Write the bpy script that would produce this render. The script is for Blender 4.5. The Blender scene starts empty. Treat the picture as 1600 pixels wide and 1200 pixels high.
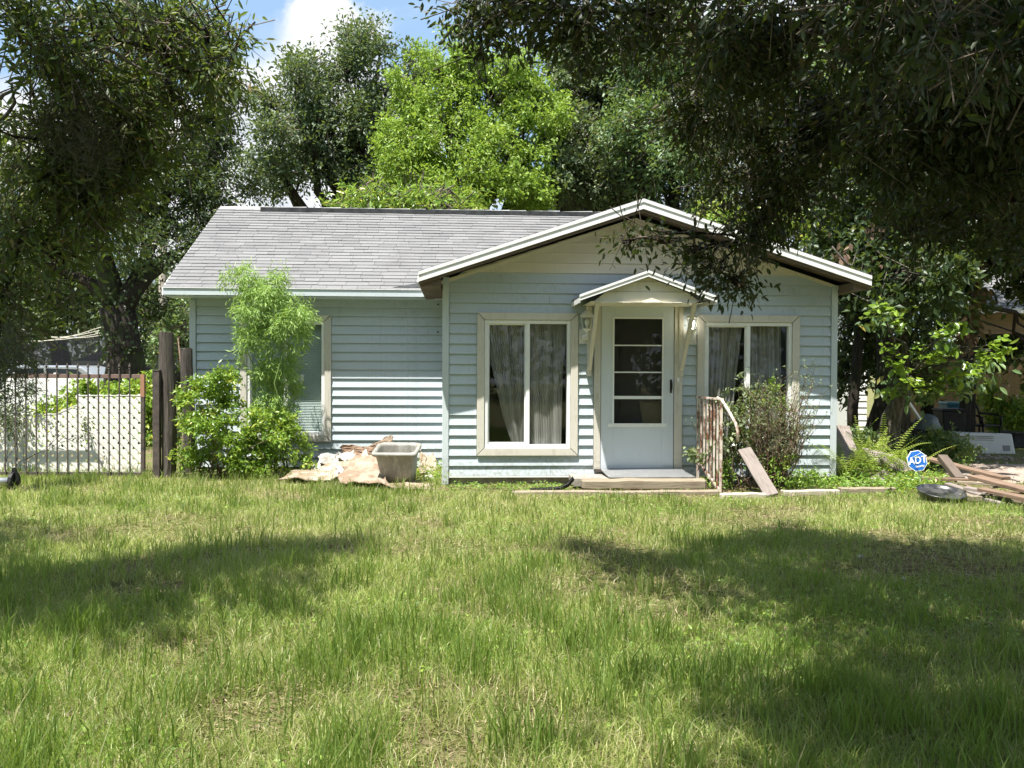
import bpy, math, random
import numpy as np
from mathutils import Vector, Matrix

S = bpy.context.scene
COL = S.collection
rad = math.radians

# ------------------------------------------------------------------ camera
cam_d = bpy.data.cameras.new('camera'); cam = bpy.data.objects.new('camera', cam_d); COL.objects.link(cam)
cam_d.sensor_width = 36; cam_d.lens = 31.5; cam_d.clip_start = .05; cam_d.clip_end = 900
F = 1400.0; PITCH = rad(1.02); ROLL = rad(.25); CAM = Vector((0, 0, 1.5))
RM = Matrix.Rotation(math.pi/2 - PITCH, 3, 'X') @ Matrix.Rotation(ROLL, 3, 'Z')
cam.matrix_world = Matrix.Translation(CAM) @ RM.to_4x4()
S.camera = cam

# ------------------------------------------------------------------ light
SUN_EL, SUN_AZ = rad(69.5), math.atan2(-.50, -.33)      # sun high, behind the camera and a little to the left
sd = Vector((math.cos(SUN_EL)*math.cos(SUN_AZ), math.cos(SUN_EL)*math.sin(SUN_AZ), math.sin(SUN_EL)))
sun_d = bpy.data.lights.new('sun', 'SUN'); sun_d.energy = 5.0; sun_d.angle = rad(.53); sun_d.color = (1, .955, .88)
sun = bpy.data.objects.new('sun', sun_d); COL.objects.link(sun)
sun.rotation_euler = (-sd).to_track_quat('-Z', 'Y').to_euler(); sun.location = (-5, -8, 30)
W = bpy.data.worlds.new('World'); S.world = W; W.use_nodes = True
S.view_settings.view_transform = 'Standard'; S.view_settings.look = 'None'; S.view_settings.gamma = 1
S.view_settings.use_curve_mapping = False; S.view_settings.exposure = 1.28
S.cycles.max_bounces = 6; S.cycles.transparent_max_bounces = 12; S.cycles.diffuse_bounces = 3
S.cycles.glossy_bounces = 2; S.cycles.transmission_bounces = 4; S.cycles.use_denoising = True


class NT:
    """small helper to write node trees"""
    def __init__(s, tree):
        s.t = tree; s.n = tree.nodes; s.l = tree.links
    def new(s, typ, **kw):
        n = s.n.new(typ)
        for k, v in kw.items(): setattr(n, k, v)
        return n
    def put(s, sock, v):
        if v is None: return
        if hasattr(v, 'is_output'): s.l.new(v, sock)
        else:
            if isinstance(v, (tuple, list)) and len(v) == 3 and sock.type == 'RGBA': v = (*v, 1)
            sock.default_value = v
    def math(s, op, a, b=None, c=None, clamp=False):
        n = s.new('ShaderNodeMath', operation=op, use_clamp=clamp)
        s.put(n.inputs[0], a)
        if b is not None: s.put(n.inputs[1], b)
        if c is not None: s.put(n.inputs[2], c)
        return n.outputs[0]
    def vmath(s, op, a, b=None):
        n = s.new('ShaderNodeVectorMath', operation=op); s.put(n.inputs[0], a)
        if b is not None: s.put(n.inputs[1], b)
        return n.outputs['Value'] if op in ('DISTANCE', 'DOT_PRODUCT', 'LENGTH') else n.outputs[0]
    def mix(s, f, a, b, blend='MIX'):
        n = s.new('ShaderNodeMix', data_type='RGBA', blend_type=blend)
        s.put(n.inputs[0], f); s.put(n.inputs[6], a); s.put(n.inputs[7], b)
        return n.outputs[2]
    def noise(s, vec, scale, detail=4, rough=.55, w=None):
        n = s.new('ShaderNodeTexNoise'); s.put(n.inputs['Vector'], vec)
        n.inputs['Scale'].default_value = scale; n.inputs['Detail'].default_value = detail
        n.inputs['Roughness'].default_value = rough
        return n.outputs['Fac']
    def mapping(s, vec, scale=(1, 1, 1), loc=(0, 0, 0)):
        n = s.new('ShaderNodeMapping'); s.put(n.inputs['Vector'], vec)
        n.inputs['Scale'].default_value = scale; n.inputs['Location'].default_value = loc
        return n.outputs[0]
    def ramp(s, f, stops, interp='LINEAR'):
        n = s.new('ShaderNodeValToRGB'); s.put(n.inputs[0], f); cr = n.color_ramp; cr.interpolation = interp
        while len(cr.elements) < len(stops): cr.elements.new(.5)
        for e, (p, c) in zip(cr.elements, stops):
            e.position = p; e.color = (*c, 1) if len(c) == 3 else c
        return n.outputs[0]
    def smooth(s, f, a, b):
        n = s.new('ShaderNodeMapRange', interpolation_type='SMOOTHSTEP'); s.put(n.inputs[0], f)
        n.inputs[1].default_value = a; n.inputs[2].default_value = b
        return n.outputs[0]


# sky with cumulus
def ray(px, py):
    return (RM @ Vector(((px-800)/F, (600-py)/F, -1))).normalized()

w = NT(W.node_tree); w.n.clear()
sky = w.new('ShaderNodeTexSky', sky_type='NISHITA', sun_disc=False)
sky.sun_elevation = SUN_EL; sky.sun_rotation = math.pi/2 - SUN_AZ; sky.air_density = 1.1; sky.dust_density = 1.2; sky.ozone_density = 1.2
tc = w.new('ShaderNodeTexCoord').outputs['Generated']
nz = w.noise(tc, 9, 7, .6); nz2 = w.noise(w.mapping(tc, (1, 1, 2.2), (3.1, 1.7, .4)), 2.6, 8, .58)
mask = w.smooth(nz2, .46, .60)
for (px, py, r) in ((455, 105, .062), (505, 75, .062), (470, 60, .04), (580, 100, .055), (410, 150, .05), (560, 200, .1), (380, 330, .13), (640, 160, .05)):
    d = w.vmath('DISTANCE', w.vmath('NORMALIZE', tc), tuple(ray(px, py)))
    e = w.math('ADD', w.math('SUBTRACT', r, d), w.math('MULTIPLY', w.math('SUBTRACT', nz, .5), .10))
    mask = w.math('MAXIMUM', mask, w.smooth(e, 0, .014))
# open blue gap round the cumulus, as seen at the top of the picture
for (px, py, r) in ((372, 30, .040), (655, 70, .036), (690, 95, .05)):
    d = w.vmath('DISTANCE', w.vmath('NORMALIZE', tc), tuple(ray(px, py)))
    e = w.math('ADD', w.math('SUBTRACT', d, r), w.math('MULTIPLY', w.math('SUBTRACT', nz, .5), .06))
    mask = w.math('MULTIPLY', mask, w.math('MAXIMUM', w.smooth(e, -.02, .02), .12))
cl = w.ramp(nz, [(.3, (4.6, 5.0, 5.6)), (.6, (8.6, 8.6, 8.7))])
skyc = w.mix(.55, sky.outputs[0], (3.6, 5.6, 8.2), 'MIX')
wcol = w.mix(mask, skyc, cl)
bg = w.new('ShaderNodeBackground'); w.l.new(wcol, bg.inputs[0]); bg.inputs[1].default_value = .064
wo = w.new('ShaderNodeOutputWorld'); w.l.new(bg.outputs[0], wo.inputs[0])


# ------------------------------------------------------------------ site placement
def at(px, py, Y):
    d = ray(px, py); return CAM + d*(Y/d.y)
def gr(px, py, z=0.0):
    d = ray(px, py); return CAM + d*((z-1.5)/d.z)


# ------------------------------------------------------------------ materials
MATS = {}
def principled(name, build, rough=.7, spec=.3, metal=0, trans=0):
    m = bpy.data.materials.new(name); m.use_nodes = True; t = NT(m.node_tree); t.n.clear()
    o = t.new('ShaderNodeOutputMaterial'); b = t.new('ShaderNodeBsdfPrincipled')
    b.inputs['Roughness'].default_value = rough; b.inputs['Specular IOR Level'].default_value = spec
    b.inputs['Metallic'].default_value = metal
    tcn = t.new('ShaderNodeTexCoord'); r = build(t, tcn.outputs['Object'])
    col, bump, rr = (list(r)+[None, None])[:3] if isinstance(r, list) else (r, None, None)
    t.put(b.inputs['Base Color'], col)
    if rr is not None: t.put(b.inputs['Roughness'], rr)
    if bump is not None:
        bn = t.new('ShaderNodeBump'); bn.inputs['Strength'].default_value = bump[1]; bn.inputs['Distance'].default_value = bump[2]
        t.put(bn.inputs['Height'], bump[0]); t.l.new(bn.outputs[0], b.inputs['Normal'])
    out = b.outputs[0]
    if trans:
        tr = t.new('ShaderNodeBsdfTranslucent'); t.put(tr.inputs[0], t.mix(.5, col, (.55, .75, .08)) if not isinstance(col, tuple) else col)
        mx = t.new('ShaderNodeMixShader'); mx.inputs[0].default_value = trans
        t.l.new(out, mx.inputs[1]); t.l.new(tr.outputs[0], mx.inputs[2]); out = mx.outputs[0]
    t.l.new(out, o.inputs[0]); MATS[name] = m
    return m

def M_paint(name, c, dirt=(.25, .22, .17), amt=.35, rough=.5, scale=6, streak=True, splash=False):
    def f(t, co):
        n = t.noise(co, scale, 6, .65)
        n2 = t.noise(t.mapping(co, (14, 14, 1.3)) if streak else co, 3, 4, .6)
        m = t.math('MULTIPLY', t.smooth(n, .45, .75), t.smooth(n2, .4, .7))
        col = t.mix(t.math('MULTIPLY', m, amt), c, dirt)
        if splash:
            g = t.new('ShaderNodeNewGeometry').outputs['Position']; sx_ = t.new('ShaderNodeSeparateXYZ'); t.l.new(g, sx_.inputs[0])
            spl = t.math('MULTIPLY', t.smooth(t.math('ADD', sx_.outputs[2], t.math('MULTIPLY', t.noise(g, 5, 6, .7), .5)), .75, .35), t.smooth(t.noise(g, 22, 5, .7), .35, .7))
            col = t.mix(t.math('MULTIPLY', spl, .75), col, (.20, .175, .12))
            drip = t.smooth(t.noise(t.mapping(g, (9, 9, .8)), 2.2, 5, .65), .56, .74)
            col = t.mix(t.math('MULTIPLY', drip, .35), col, (.30, .33, .31))
        fine = t.noise(co, 90, 3, .6)
        col = t.mix(.10, col, t.ramp(fine, [(.3, tuple(x*.7 for x in c)), (.7, tuple(min(1, x*1.2) for x in c))]))
        oi = t.new('ShaderNodeObjectInfo').outputs['Random']
        col = t.mix(t.math('MULTIPLY', oi, .16), col, tuple(x*.62 for x in c))
        return [col, (fine, .25, .003)]
    return principled(name, f, rough, .35)

def M_leaf(name, stops, trans=.25, rough=.5, spec=.35):
    def f(t, co):
        a = t.new('ShaderNodeAttribute', attribute_name='rnd').outputs['Fac']
        oi = t.new('ShaderNodeObjectInfo').outputs['Random']
        v = t.math('FRACT', t.math('ADD', a, t.math('MULTIPLY', oi, .37)))
        return t.ramp(v, stops)
    return principled(name, f, rough, spec, trans=trans)

def M_bark(name, a, b, scale=8):
    def f(t, co):
        n = t.noise(t.mapping(co, (3, 3, .7)), scale, 8, .7)
        v = t.noise(co, 1.6, 4, .6)
        col = t.ramp(n, [(.32, a), (.66, b)])
        col = t.mix(t.smooth(v, .5, .7), col, (.05, .075, .025))
        return [col, (n, .9, .03)]
    return principled(name, f, .9, .15)

def M_wood(name, a, b, scale=5, amt=1.0):
    def f(t, co):
        n = t.noise(t.mapping(co, (1.2, 16, 16)), scale, 6, .65)
        v = t.noise(co, 3.5, 5, .6)
        col = t.mix(t.smooth(v, .35, .7), t.ramp(n, [(.3, a), (.7, b)]), tuple(x*.75 for x in b))
        oi = t.new('ShaderNodeObjectInfo').outputs['Random']
        col = t.mix(t.math('MULTIPLY', oi, .35), col, a)
        return [col, (n, .6, .008)]
    return principled(name, f, .82, .2)

siding = M_paint('pale_blue_siding', (.495, .565, .608), (.22, .25, .23), .5, .45, 2.2, splash=True)
sidetrim = M_paint('pale_blue_trim', (.55, .61, .64), (.25, .27, .25), .4, .4, 3, splash=True)
cream = M_paint('cream_siding', (.74, .70, .58), (.33, .29, .22), .5, .5, 2.5)
beige = M_paint('beige_trim', (.60, .57, .50), (.30, .28, .22), .75, .6, 5, splash=True)
white = M_paint('white_vinyl', (.82, .83, .82), (.4, .38, .33), .35, .35, 5)
metalw = M_paint('white_fascia', (.84, .84, .84), (.36, .34, .30), .6, .32, 4)
doorm = M_paint('pale_door', (.64, .69, .74), (.4, .4, .38), .35, .35, 4)
lampw = M_paint('lamp_white', (.72, .71, .66), (.35, .3, .2), .7, .5, 25, False)
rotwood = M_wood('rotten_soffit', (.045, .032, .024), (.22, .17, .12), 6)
concrete = principled('foundation', lambda t, co: [t.ramp(t.noise(co, 7, 8, .7), [(.3, (.16, .14, .12)), (.7, (.42, .39, .34))]), (t.noise(co, 30, 5, .7), .5, .01)], .9, .2)
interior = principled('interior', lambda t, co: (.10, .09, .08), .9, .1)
blackm = principled('black_plastic', lambda t, co: t.ramp(t.noise(co, 12, 5), [(.3, (.008, .008, .009)), (.75, (.022, .022, .023))]), .5, .25)
darksteel = principled('dark_steel', lambda t, co: [t.ramp(t.noise(co, 9, 6, .7), [(.35, (.045, .04, .038)), (.7, (.13, .10, .085))]), (t.noise(co, 60, 3), .3, .002)], .6, .4)
railbrown = M_paint('brown_rail', (.20, .135, .115), (.09, .06, .05), .6, .6, 12, False)
rustrail = M_paint('rust_stile', (.36, .19, .12), (.12, .07, .05), .8, .7, 14, False)

def f_rust(t, co):
    n = t.noise(co, 9, 7, .7); z = t.noise(t.mapping(co, (5, 5, 1.4)), 4, 4)
    m = t.smooth(t.math('ADD', n, t.math('MULTIPLY', z, .6)), .70, .92)
    return [t.mix(m, (.66, .58, .50), t.ramp(n, [(.35, (.09, .045, .03)), (.7, (.25, .105, .06))])), (n, .6, .004)]
rusty = principled('rusty_white_iron', f_rust, .75, .25)

def f_shingle(t, co):
    a = t.new('ShaderNodeAttribute', attribute_name='rnd').outputs['Fac']
    oi = t.new('ShaderNodeObjectInfo').outputs['Random']
    v = t.math('FRACT', t.math('ADD', a, t.math('MULTIPLY', oi, 7.3)))
    g = t.new('ShaderNodeNewGeometry').outputs['Position']
    col = t.ramp(v, [(0, (.186, .187, .190)), (.5, (.206, .207, .210)), (1, (.226, .226, .228))])
    st = t.noise(t.mapping(g, (.55, 1.3, .9)), 2.2, 6, .6)
    col = t.mix(t.math('MULTIPLY', t.smooth(st, .45, .68), .45), col, (.13, .125, .132))
    gr_ = t.noise(g, 140, 2, .8)
    col = t.mix(.45, col, t.ramp(gr_, [(.3, (.10, .10, .10)), (.72, (.60, .60, .60))]), 'OVERLAY')
    sp = t.noise(g, 26, 3, .7)
    col = t.mix(t.math('MULTIPLY', t.smooth(sp, .68, .76), .6), col, (.33, .33, .32))
    return [col, (gr_, .7, .004)]
shingle_m = principled('asphalt_shingle', f_shingle, .9, .2)

def glass_mat(name, tint=(.95, .97, .97), rmix=.9):
    m = bpy.data.materials.new(name); m.use_nodes = True; t = NT(m.node_tree); t.n.clear()
    o = t.new('ShaderNodeOutputMaterial'); tr = t.new('ShaderNodeBsdfTransparent'); tr.inputs[0].default_value = (*tint, 1)
    gl = t.new('ShaderNodeBsdfGlossy'); gl.inputs['Roughness'].default_value = .015
    lw_ = t.new('ShaderNodeLayerWeight'); lw_.inputs[0].default_value = .5
    fr = t.math('ADD', .05, t.math('MULTIPLY', t.math('POWER', lw_.outputs['Facing'], 4.0), .9))
    mx = t.new('ShaderNodeMixShader'); t.l.new(t.math('MULTIPLY', fr, rmix*.6, clamp=True), mx.inputs[0])
    t.l.new(tr.outputs[0], mx.inputs[1]); t.l.new(gl.outputs[0], mx.inputs[2]); t.l.new(mx.outputs[0], o.inputs[0])
    return m
glass = glass_mat('window_glass', (.93, .95, .95))
lampglass = glass_mat('lamp_glass', (.9, .9, .86))
doorglass = glass_mat('door_screen', (.68, .68, .68))

def f_curt(t, co):
    n = t.noise(t.mapping(co, (50, 1, .12)), 3, 3, .6)
    return [t.ramp(n, [(.3, (.29, .27, .25)), (.7, (.45, .42, .395))]), None, None]
curtain_m = principled('curtain_cloth', f_curt, .95, .1, trans=.15)
blind_m = principled('blind_vinyl', lambda t, co: t.ramp(t.noise(co, 5, 4), [(.3, (.58, .68, .64)), (.7, (.72, .80, .76))]), .5, .3)

# plants
G = lambda *s: list(s)
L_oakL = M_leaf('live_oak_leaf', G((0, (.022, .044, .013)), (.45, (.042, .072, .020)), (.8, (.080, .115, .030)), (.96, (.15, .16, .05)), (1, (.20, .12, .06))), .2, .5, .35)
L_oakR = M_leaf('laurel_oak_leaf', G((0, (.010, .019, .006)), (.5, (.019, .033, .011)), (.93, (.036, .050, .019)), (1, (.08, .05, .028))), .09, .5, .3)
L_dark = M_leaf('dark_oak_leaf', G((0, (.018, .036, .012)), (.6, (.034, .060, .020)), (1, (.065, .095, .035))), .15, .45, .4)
L_grey = M_leaf('grey_green_leaf', G((0, (.050, .082, .042)), (.5, (.082, .12, .062)), (.9, (.13, .165, .085)), (1, (.19, .18, .10))), .18, .5, .35)
L_lime = M_leaf('camphor_leaf', G((0, (.085, .165, .022)), (.5, (.165, .27, .038)), (1, (.29, .40, .07))), .35, .45, .35)
L_mid = M_leaf('mid_green_leaf', G((0, (.050, .095, .036)), (.55, (.095, .16, .062)), (.93, (.165, .24, .10)), (1, (.30, .24, .06))), .22, .45, .4)
L_bush = M_leaf('bush_leaf', G((0, (.07, .15, .022)), (.45, (.14, .25, .035)), (.8, (.25, .36, .05)), (1, (.42, .40, .06))), .28, .35, .5)
L_feather = M_leaf('feathery_leaf', G((0, (.15, .26, .07)), (.5, (.24, .38, .10)), (1, (.40, .54, .20))), .35, .5, .3)
L_young = M_leaf('young_leaf', G((0, (.10, .19, .02)), (.5, (.26, .37, .035)), (1, (.50, .56, .10))), .35, .32, .55)
L_fern = M_leaf('fern_leaf', G((0, (.16, .24, .035)), (.6, (.28, .37, .06)), (1, (.44, .48, .12))), .3, .5, .3)
L_weed = M_leaf('weed_leaf', G((0, (.08, .17, .025)), (.55, (.15, .27, .04)), (1, (.27, .38, .07))), .3, .45, .4)
L_shrub = M_leaf('grey_shrub_leaf', G((0, (.09, .13, .06)), (.6, (.16, .20, .10)), (1, (.27, .30, .17))), .2, .6, .3)
L_dead = M_leaf('dead_leaf', G((0, (.06, .035, .025)), (.5, (.13, .08, .058)), (1, (.28, .20, .15))), .15, .7, .2)
L_moss = M_leaf('grey_moss', G((0, (.09, .09, .07)), (.5, (.15, .15, .12)), (1, (.24, .23, .19))), .2, .8, .1)
bark_d = M_bark('dark_bark', (.014, .012, .010), (.062, .052, .043))
bark_g = M_bark('grey_bark', (.035, .030, .025), (.19, .17, .145))
bark_t = M_bark('twig_bark', (.08, .065, .05), (.24, .205, .165), 14)
stemm = M_bark('shrub_stem', (.07, .045, .03), (.24, .17, .12), 14)

def f_grass(t, co):
    a = t.new('ShaderNodeAttribute', attribute_name='rnd').outputs['Fac']
    d = t.new('ShaderNodeAttribute', attribute_name='dry').outputs['Fac']
    g = t.ramp(a, [(0, (.042, .088, .018)), (.35, (.105, .18, .032)), (.7, (.23, .305, .065)), (1, (.41, .45, .14))])
    y = t.ramp(a, [(0, (.17, .155, .07)), (.6, (.36, .33, .17)), (1, (.52, .46, .28))])
    return t.mix(d, g, y)
grass_m = principled('grass_blade', f_grass, .45, .4, trans=.38)

def f_ground(t, co):
    g = t.new('ShaderNodeNewGeometry').outputs['Position']
    n = t.noise(g, 1.1, 6, .6); n2 = t.noise(g, 14, 8, .7); n3 = t.noise(g, 60, 5, .75)
    soil = t.ramp(n2, [(.3, (.09, .065, .042)), (.55, (.22, .165, .11)), (.75, (.38, .30, .21))])
    thatch = t.ramp(n3, [(.3, (.05, .075, .018)), (.55, (.15, .17, .055)), (.75, (.32, .29, .13))])
    return [t.mix(t.smooth(n, .42, .66), thatch, soil), (n3, .8, .03)]
ground_m = principled('lawn_soil', f_ground, .95, .1)


# ------------------------------------------------------------------ mesh helpers
def lk(o, parent=None):
    COL.objects.link(o)
    if parent is not None: o.parent = parent
    return o

def tag(o, label=None, cat=None, group=None, kind=None):
    if label: o['label'] = label
    if cat: o['category'] = cat
    if group: o['group'] = group
    if kind: o['kind'] = kind
    return o

def thing(name, loc, label, cat, group=None, rz=0):
    o = bpy.data.objects.new(name, None); lk(o); o.location = loc; o.rotation_euler = (0, 0, rz)
    o.empty_display_size = .1
    return tag(o, label, cat, group)

class MB:
    def __init__(s): s.v = []; s.f = []
    def add(s, vs, fs):
        k = len(s.v); s.v += [tuple(v) for v in vs]; s.f += [tuple(i+k for i in f) for f in fs]; return s
    def box(s, x0, x1, y0, y1, z0, z1):
        return s.add([(x0, y0, z0), (x1, y0, z0), (x1, y1, z0), (x0, y1, z0), (x0, y0, z1), (x1, y0, z1), (x1, y1, z1), (x0, y1, z1)],
                     [(0, 3, 2, 1), (4, 5, 6, 7), (0, 1, 5, 4), (1, 2, 6, 5), (2, 3, 7, 6), (3, 0, 4, 7)])
    def prism(s, pts, y0, y1):
        """polygon in x,z extruded in y"""
        n = len(pts)
        vs = [(x, y0, z) for x, z in pts]+[(x, y1, z) for x, z in pts]
        fs = [tuple(range(n)), tuple(range(2*n-1, n-1, -1))]+[(i, i+n, (i+1) % n+n, (i+1) % n) for i in range(n)]
        return s.add(vs, fs)
    def hexa(s, a, b):
        """two quads (4 points each) joined"""
        return s.add(list(a)+list(b), [(0, 3, 2, 1), (4, 5, 6, 7), (0, 1, 5, 4), (1, 2, 6, 5), (2, 3, 7, 6), (3, 0, 4, 7)])
    def beam(s, p, q, wd, th, up=(0, 0, 1)):
        p, q = Vector(p), Vector(q); d = (q-p).normalized(); sd_ = d.cross(Vector(up))
        if sd_.length < 1e-4: sd_ = d.cross(Vector((0, 1, 0)))
        sd_.normalize(); u = sd_.cross(d).normalized(); a = sd_*wd/2; b = u*th/2
        return s.hexa([p-a-b, p+a-b, p+a+b, p-a+b], [q-a-b, q+a-b, q+a+b, q-a+b])
    def tube(s, pts, rs, n=6, cap=True):
        pts = [Vector(p) for p in pts]
        if not isinstance(rs, (list, tuple)): rs = [rs]*len(pts)
        k0 = len(s.v); ref = None
        for i, p in enumerate(pts):
            d = (pts[min(i+1, len(pts)-1)]-pts[max(i-1, 0)]).normalized()
            if ref is None: ref = d.orthogonal().normalized()
            ref = (ref-d*ref.dot(d)).normalized(); b = d.cross(ref)
            for j in range(n):
                a = 2*math.pi*j/n; s.v.append(tuple(p+(ref*math.cos(a)+b*math.sin(a))*rs[i]))
        for i in range(len(pts)-1):
            for j in range(n):
                a = k0+i*n+j; b_ = k0+i*n+(j+1) % n
                s.f.append((a, b_, b_+n, a+n))
        if cap:
            s.f.append(tuple(k0+j for j in range(n-1, -1, -1))); s.f.append(tuple(k0+(len(pts)-1)*n+j for j in range(n)))
        return s
    def lathe(s, prof, c=(0, 0, 0), n=16):
        k0 = len(s.v)
        for r, z in prof:
            for j in range(n):
                a = 2*math.pi*j/n; s.v.append((c[0]+r*math.cos(a), c[1]+r*math.sin(a), c[2]+z))
        for i in range(len(prof)-1):
            for j in range(n):
                a = k0+i*n+j; b = k0+i*n+(j+1) % n; s.f.append((a, b, b+n, a+n))
        s.f.append(tuple(k0+j for j in range(n-1, -1, -1))); s.f.append(tuple(k0+(len(prof)-1)*n+j for j in range(n)))
        return s
    def mesh(s, name, mat, smooth=False):
        m = bpy.data.meshes.new(name); m.from_pydata(s.v, [], s.f); m.update()
        if mat: m.materials.append(mat)
        if smooth: m.polygons.foreach_set('use_smooth', [True]*len(m.polygons))
        return m
    def build(s, name, mat, parent=None, smooth=False, bevel=0, loc=None):
        o = bpy.data.objects.new(name, s.mesh(name, mat, smooth)); lk(o, parent)
        if bevel:
            b = o.modifiers.new('bevel', 'BEVEL'); b.width = bevel; b.segments = 2; b.limit_method = 'ANGLE'
        if loc is not None: o.location = loc
        return o

def np_mesh(name, V, loops, nper, mat, parent=None, attrs=None):
    """V (n,3); loops flat vertex indices; nper vertices per face (int)"""
    m = bpy.data.meshes.new(name); nf = len(loops)//nper
    m.vertices.add(len(V)); m.vertices.foreach_set('co', V.astype(np.float32).ravel())
    m.loops.add(len(loops)); m.loops.foreach_set('vertex_index', loops.astype(np.int32))
    m.polygons.add(nf); m.polygons.foreach_set('loop_start', np.arange(0, nf*nper, nper, dtype=np.int32))
    m.update(calc_edges=True)
    for k, a in (attrs or {}).items():
        at_ = m.attributes.new(k, 'FLOAT', 'POINT'); at_.data.foreach_set('value', a.astype(np.float32))
    m.materials.append(mat)
    o = bpy.data.objects.new(name, m); lk(o, parent); return o

def nrm(a): return a/np.maximum(np.linalg.norm(a, axis=1, keepdims=True), 1e-9)

def hash2(i, j, seed):
    h = (i.astype(np.int64)*374761393+j.astype(np.int64)*668265263+seed*1442695041) & 0xffffffff
    h = ((h ^ (h >> 13))*1274126177) & 0xffffffff
    return ((h ^ (h >> 16)) & 0xffff)/65535.0
def vnoise(x, y, seed=0):
    i, j = np.floor(x), np.floor(y); u, v = x-i, y-j; u = u*u*(3-2*u); v = v*v*(3-2*v)
    a = hash2(i, j, seed); b = hash2(i+1, j, seed); c = hash2(i, j+1, seed); d = hash2(i+1, j+1, seed)
    return (a*(1-u)+b*u)*(1-v)+(c*(1-u)+d*u)*v
def fnoise(x, y, seed=0):
    return .55*vnoise(x, y, seed)+.3*vnoise(x*2.1, y*2.1, seed+7)+.15*vnoise(x*4.3, y*4.3, seed+13)

def leaf_cloud(name, b, d, n, L, Wd, mat, parent=None, rnd=None, fine=False, curl=.15, fold=.12, rng=None):
    """b,d,n: (N,3) base, direction, normal; one small folded blade each"""
    N = len(b); d = nrm(d); s = nrm(np.cross(n, d)); u = np.cross(d, s)
    L = np.broadcast_to(np.asarray(L, float).reshape(-1, 1), (N, 1)); Wd = np.broadcast_to(np.asarray(Wd, float).reshape(-1, 1), (N, 1))
    if rnd is None: rnd = np.random.default_rng(1).random(N)
    if fine:
        P = [b, b+d*L*.30+s*Wd*.46+u*Wd*fold, b+d*L*.68+s*Wd*.42+u*(Wd*fold-L*curl*.3), b+d*L-u*L*curl,
             b+d*L*.68-s*Wd*.42+u*(Wd*fold-L*curl*.3), b+d*L*.30-s*Wd*.46+u*Wd*fold]
        V = np.stack(P, 1).reshape(-1, 3); k = np.arange(N)[:, None]*6
        lp = np.concatenate([k+np.array([0, 3, 2, 1]), k+np.array([0, 5, 4, 3])], 1).ravel()
        return np_mesh(name, V, lp, 4, mat, parent, {'rnd': np.repeat(rnd, 6)})
    P = [b, b+d*L*.45+s*Wd*.5+u*Wd*fold, b+d*L-u*L*curl, b+d*L*.45-s*Wd*.5+u*Wd*fold]
    V = np.stack(P, 1).reshape(-1, 3); k = np.arange(N)[:, None]*4
    lp = np.concatenate([k+np.array([0, 2, 1]), k+np.array([0, 3, 2])], 1).ravel()
    return np_mesh(name, V, lp, 3, mat, parent, {'rnd': np.repeat(rnd, 4)})

def clusters(rng, lobes, ncl, inner=.45, wob=.25, flat=1.0, sub=12, sr=.30):
    """cluster centres on and in a set of ellipsoid lobes (cx,cy,cz,rx,ry,rz); returns points and outward directions"""
    lb = np.array(lobes, float); wgt = (lb[:, 3]*lb[:, 4]*lb[:, 5])**.67; idx = rng.choice(len(lb), ncl, p=wgt/wgt.sum())
    dv = nrm(rng.normal(size=(ncl, 3))); r = inner+(1-inner)*rng.random(ncl)**.45
    th = np.arctan2(dv[:, 1], dv[:, 0]); w_ = 1+wob*(fnoise(th*1.6+idx*5.1, dv[:, 2]*2.4+idx*3.3, 5)*2-1)
    p = lb[idx, :3]+dv*lb[idx, 3:]*(r*w_)[:, None]
    if sub:
        # gather most clusters into boughs: sub-clumps sitting on each lobe
        nl = len(lb); sd_ = nrm(rng.normal(size=(nl*sub, 3))+np.array([0, 0, .15])); li = np.repeat(np.arange(nl), sub)
        sc = lb[li, :3]+sd_*lb[li, 3:]*rng.uniform(.35, 1.12, (nl*sub, 1)); srad = lb[li, 3:]*sr*rng.uniform(.55, 1.35, (nl*sub, 1))
        bel = rng.random(ncl) < .86; k = idx*sub+rng.integers(0, sub, ncl); dv2 = nrm(rng.normal(size=(ncl, 3))); rr = np.abs(rng.normal(size=(ncl, 1)))*.42+.42
        p2 = sc[k]+dv2*srad[k]*rr*np.array([1.15, 1.15, .8]); p = np.where(bel[:, None], p2, p); dv = np.where(bel[:, None], nrm(dv2+sd_[k]*.7), dv)
    return p, nrm(dv*np.array([1, 1, flat])), idx

def spread(rng, p, out, nleaf, tw, L, Wd, droop=.25, rand=.9, up=.5, lj=.3):
    """nleaf leaves round a twig of length tw for every cluster"""
    n = len(p); td = nrm(out+rng.normal(size=(n, 3))*.55+np.array([0, 0, -droop]))
    P = np.repeat(p, nleaf, 0); T = np.repeat(td, nleaf, 0)
    tt = rng.random((len(P), 1)); b = P+T*(tt-.35)*tw+rng.normal(size=P.shape)*tw*.20
    d = nrm(T*.6+rng.normal(size=P.shape)*rand*.6+np.array([0, 0, -droop*.6]))
    nn = nrm(rng.normal(size=P.shape)*.8+np.array([0, 0, up*1.6]))
    l = L*(1+lj*(rng.random(len(P))*2-1)); tone = np.repeat(rng.random(n)*.5, nleaf)+rng.random(len(P))*.5
    return b, d, nn, l, l*Wd/L, tone, td

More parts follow.
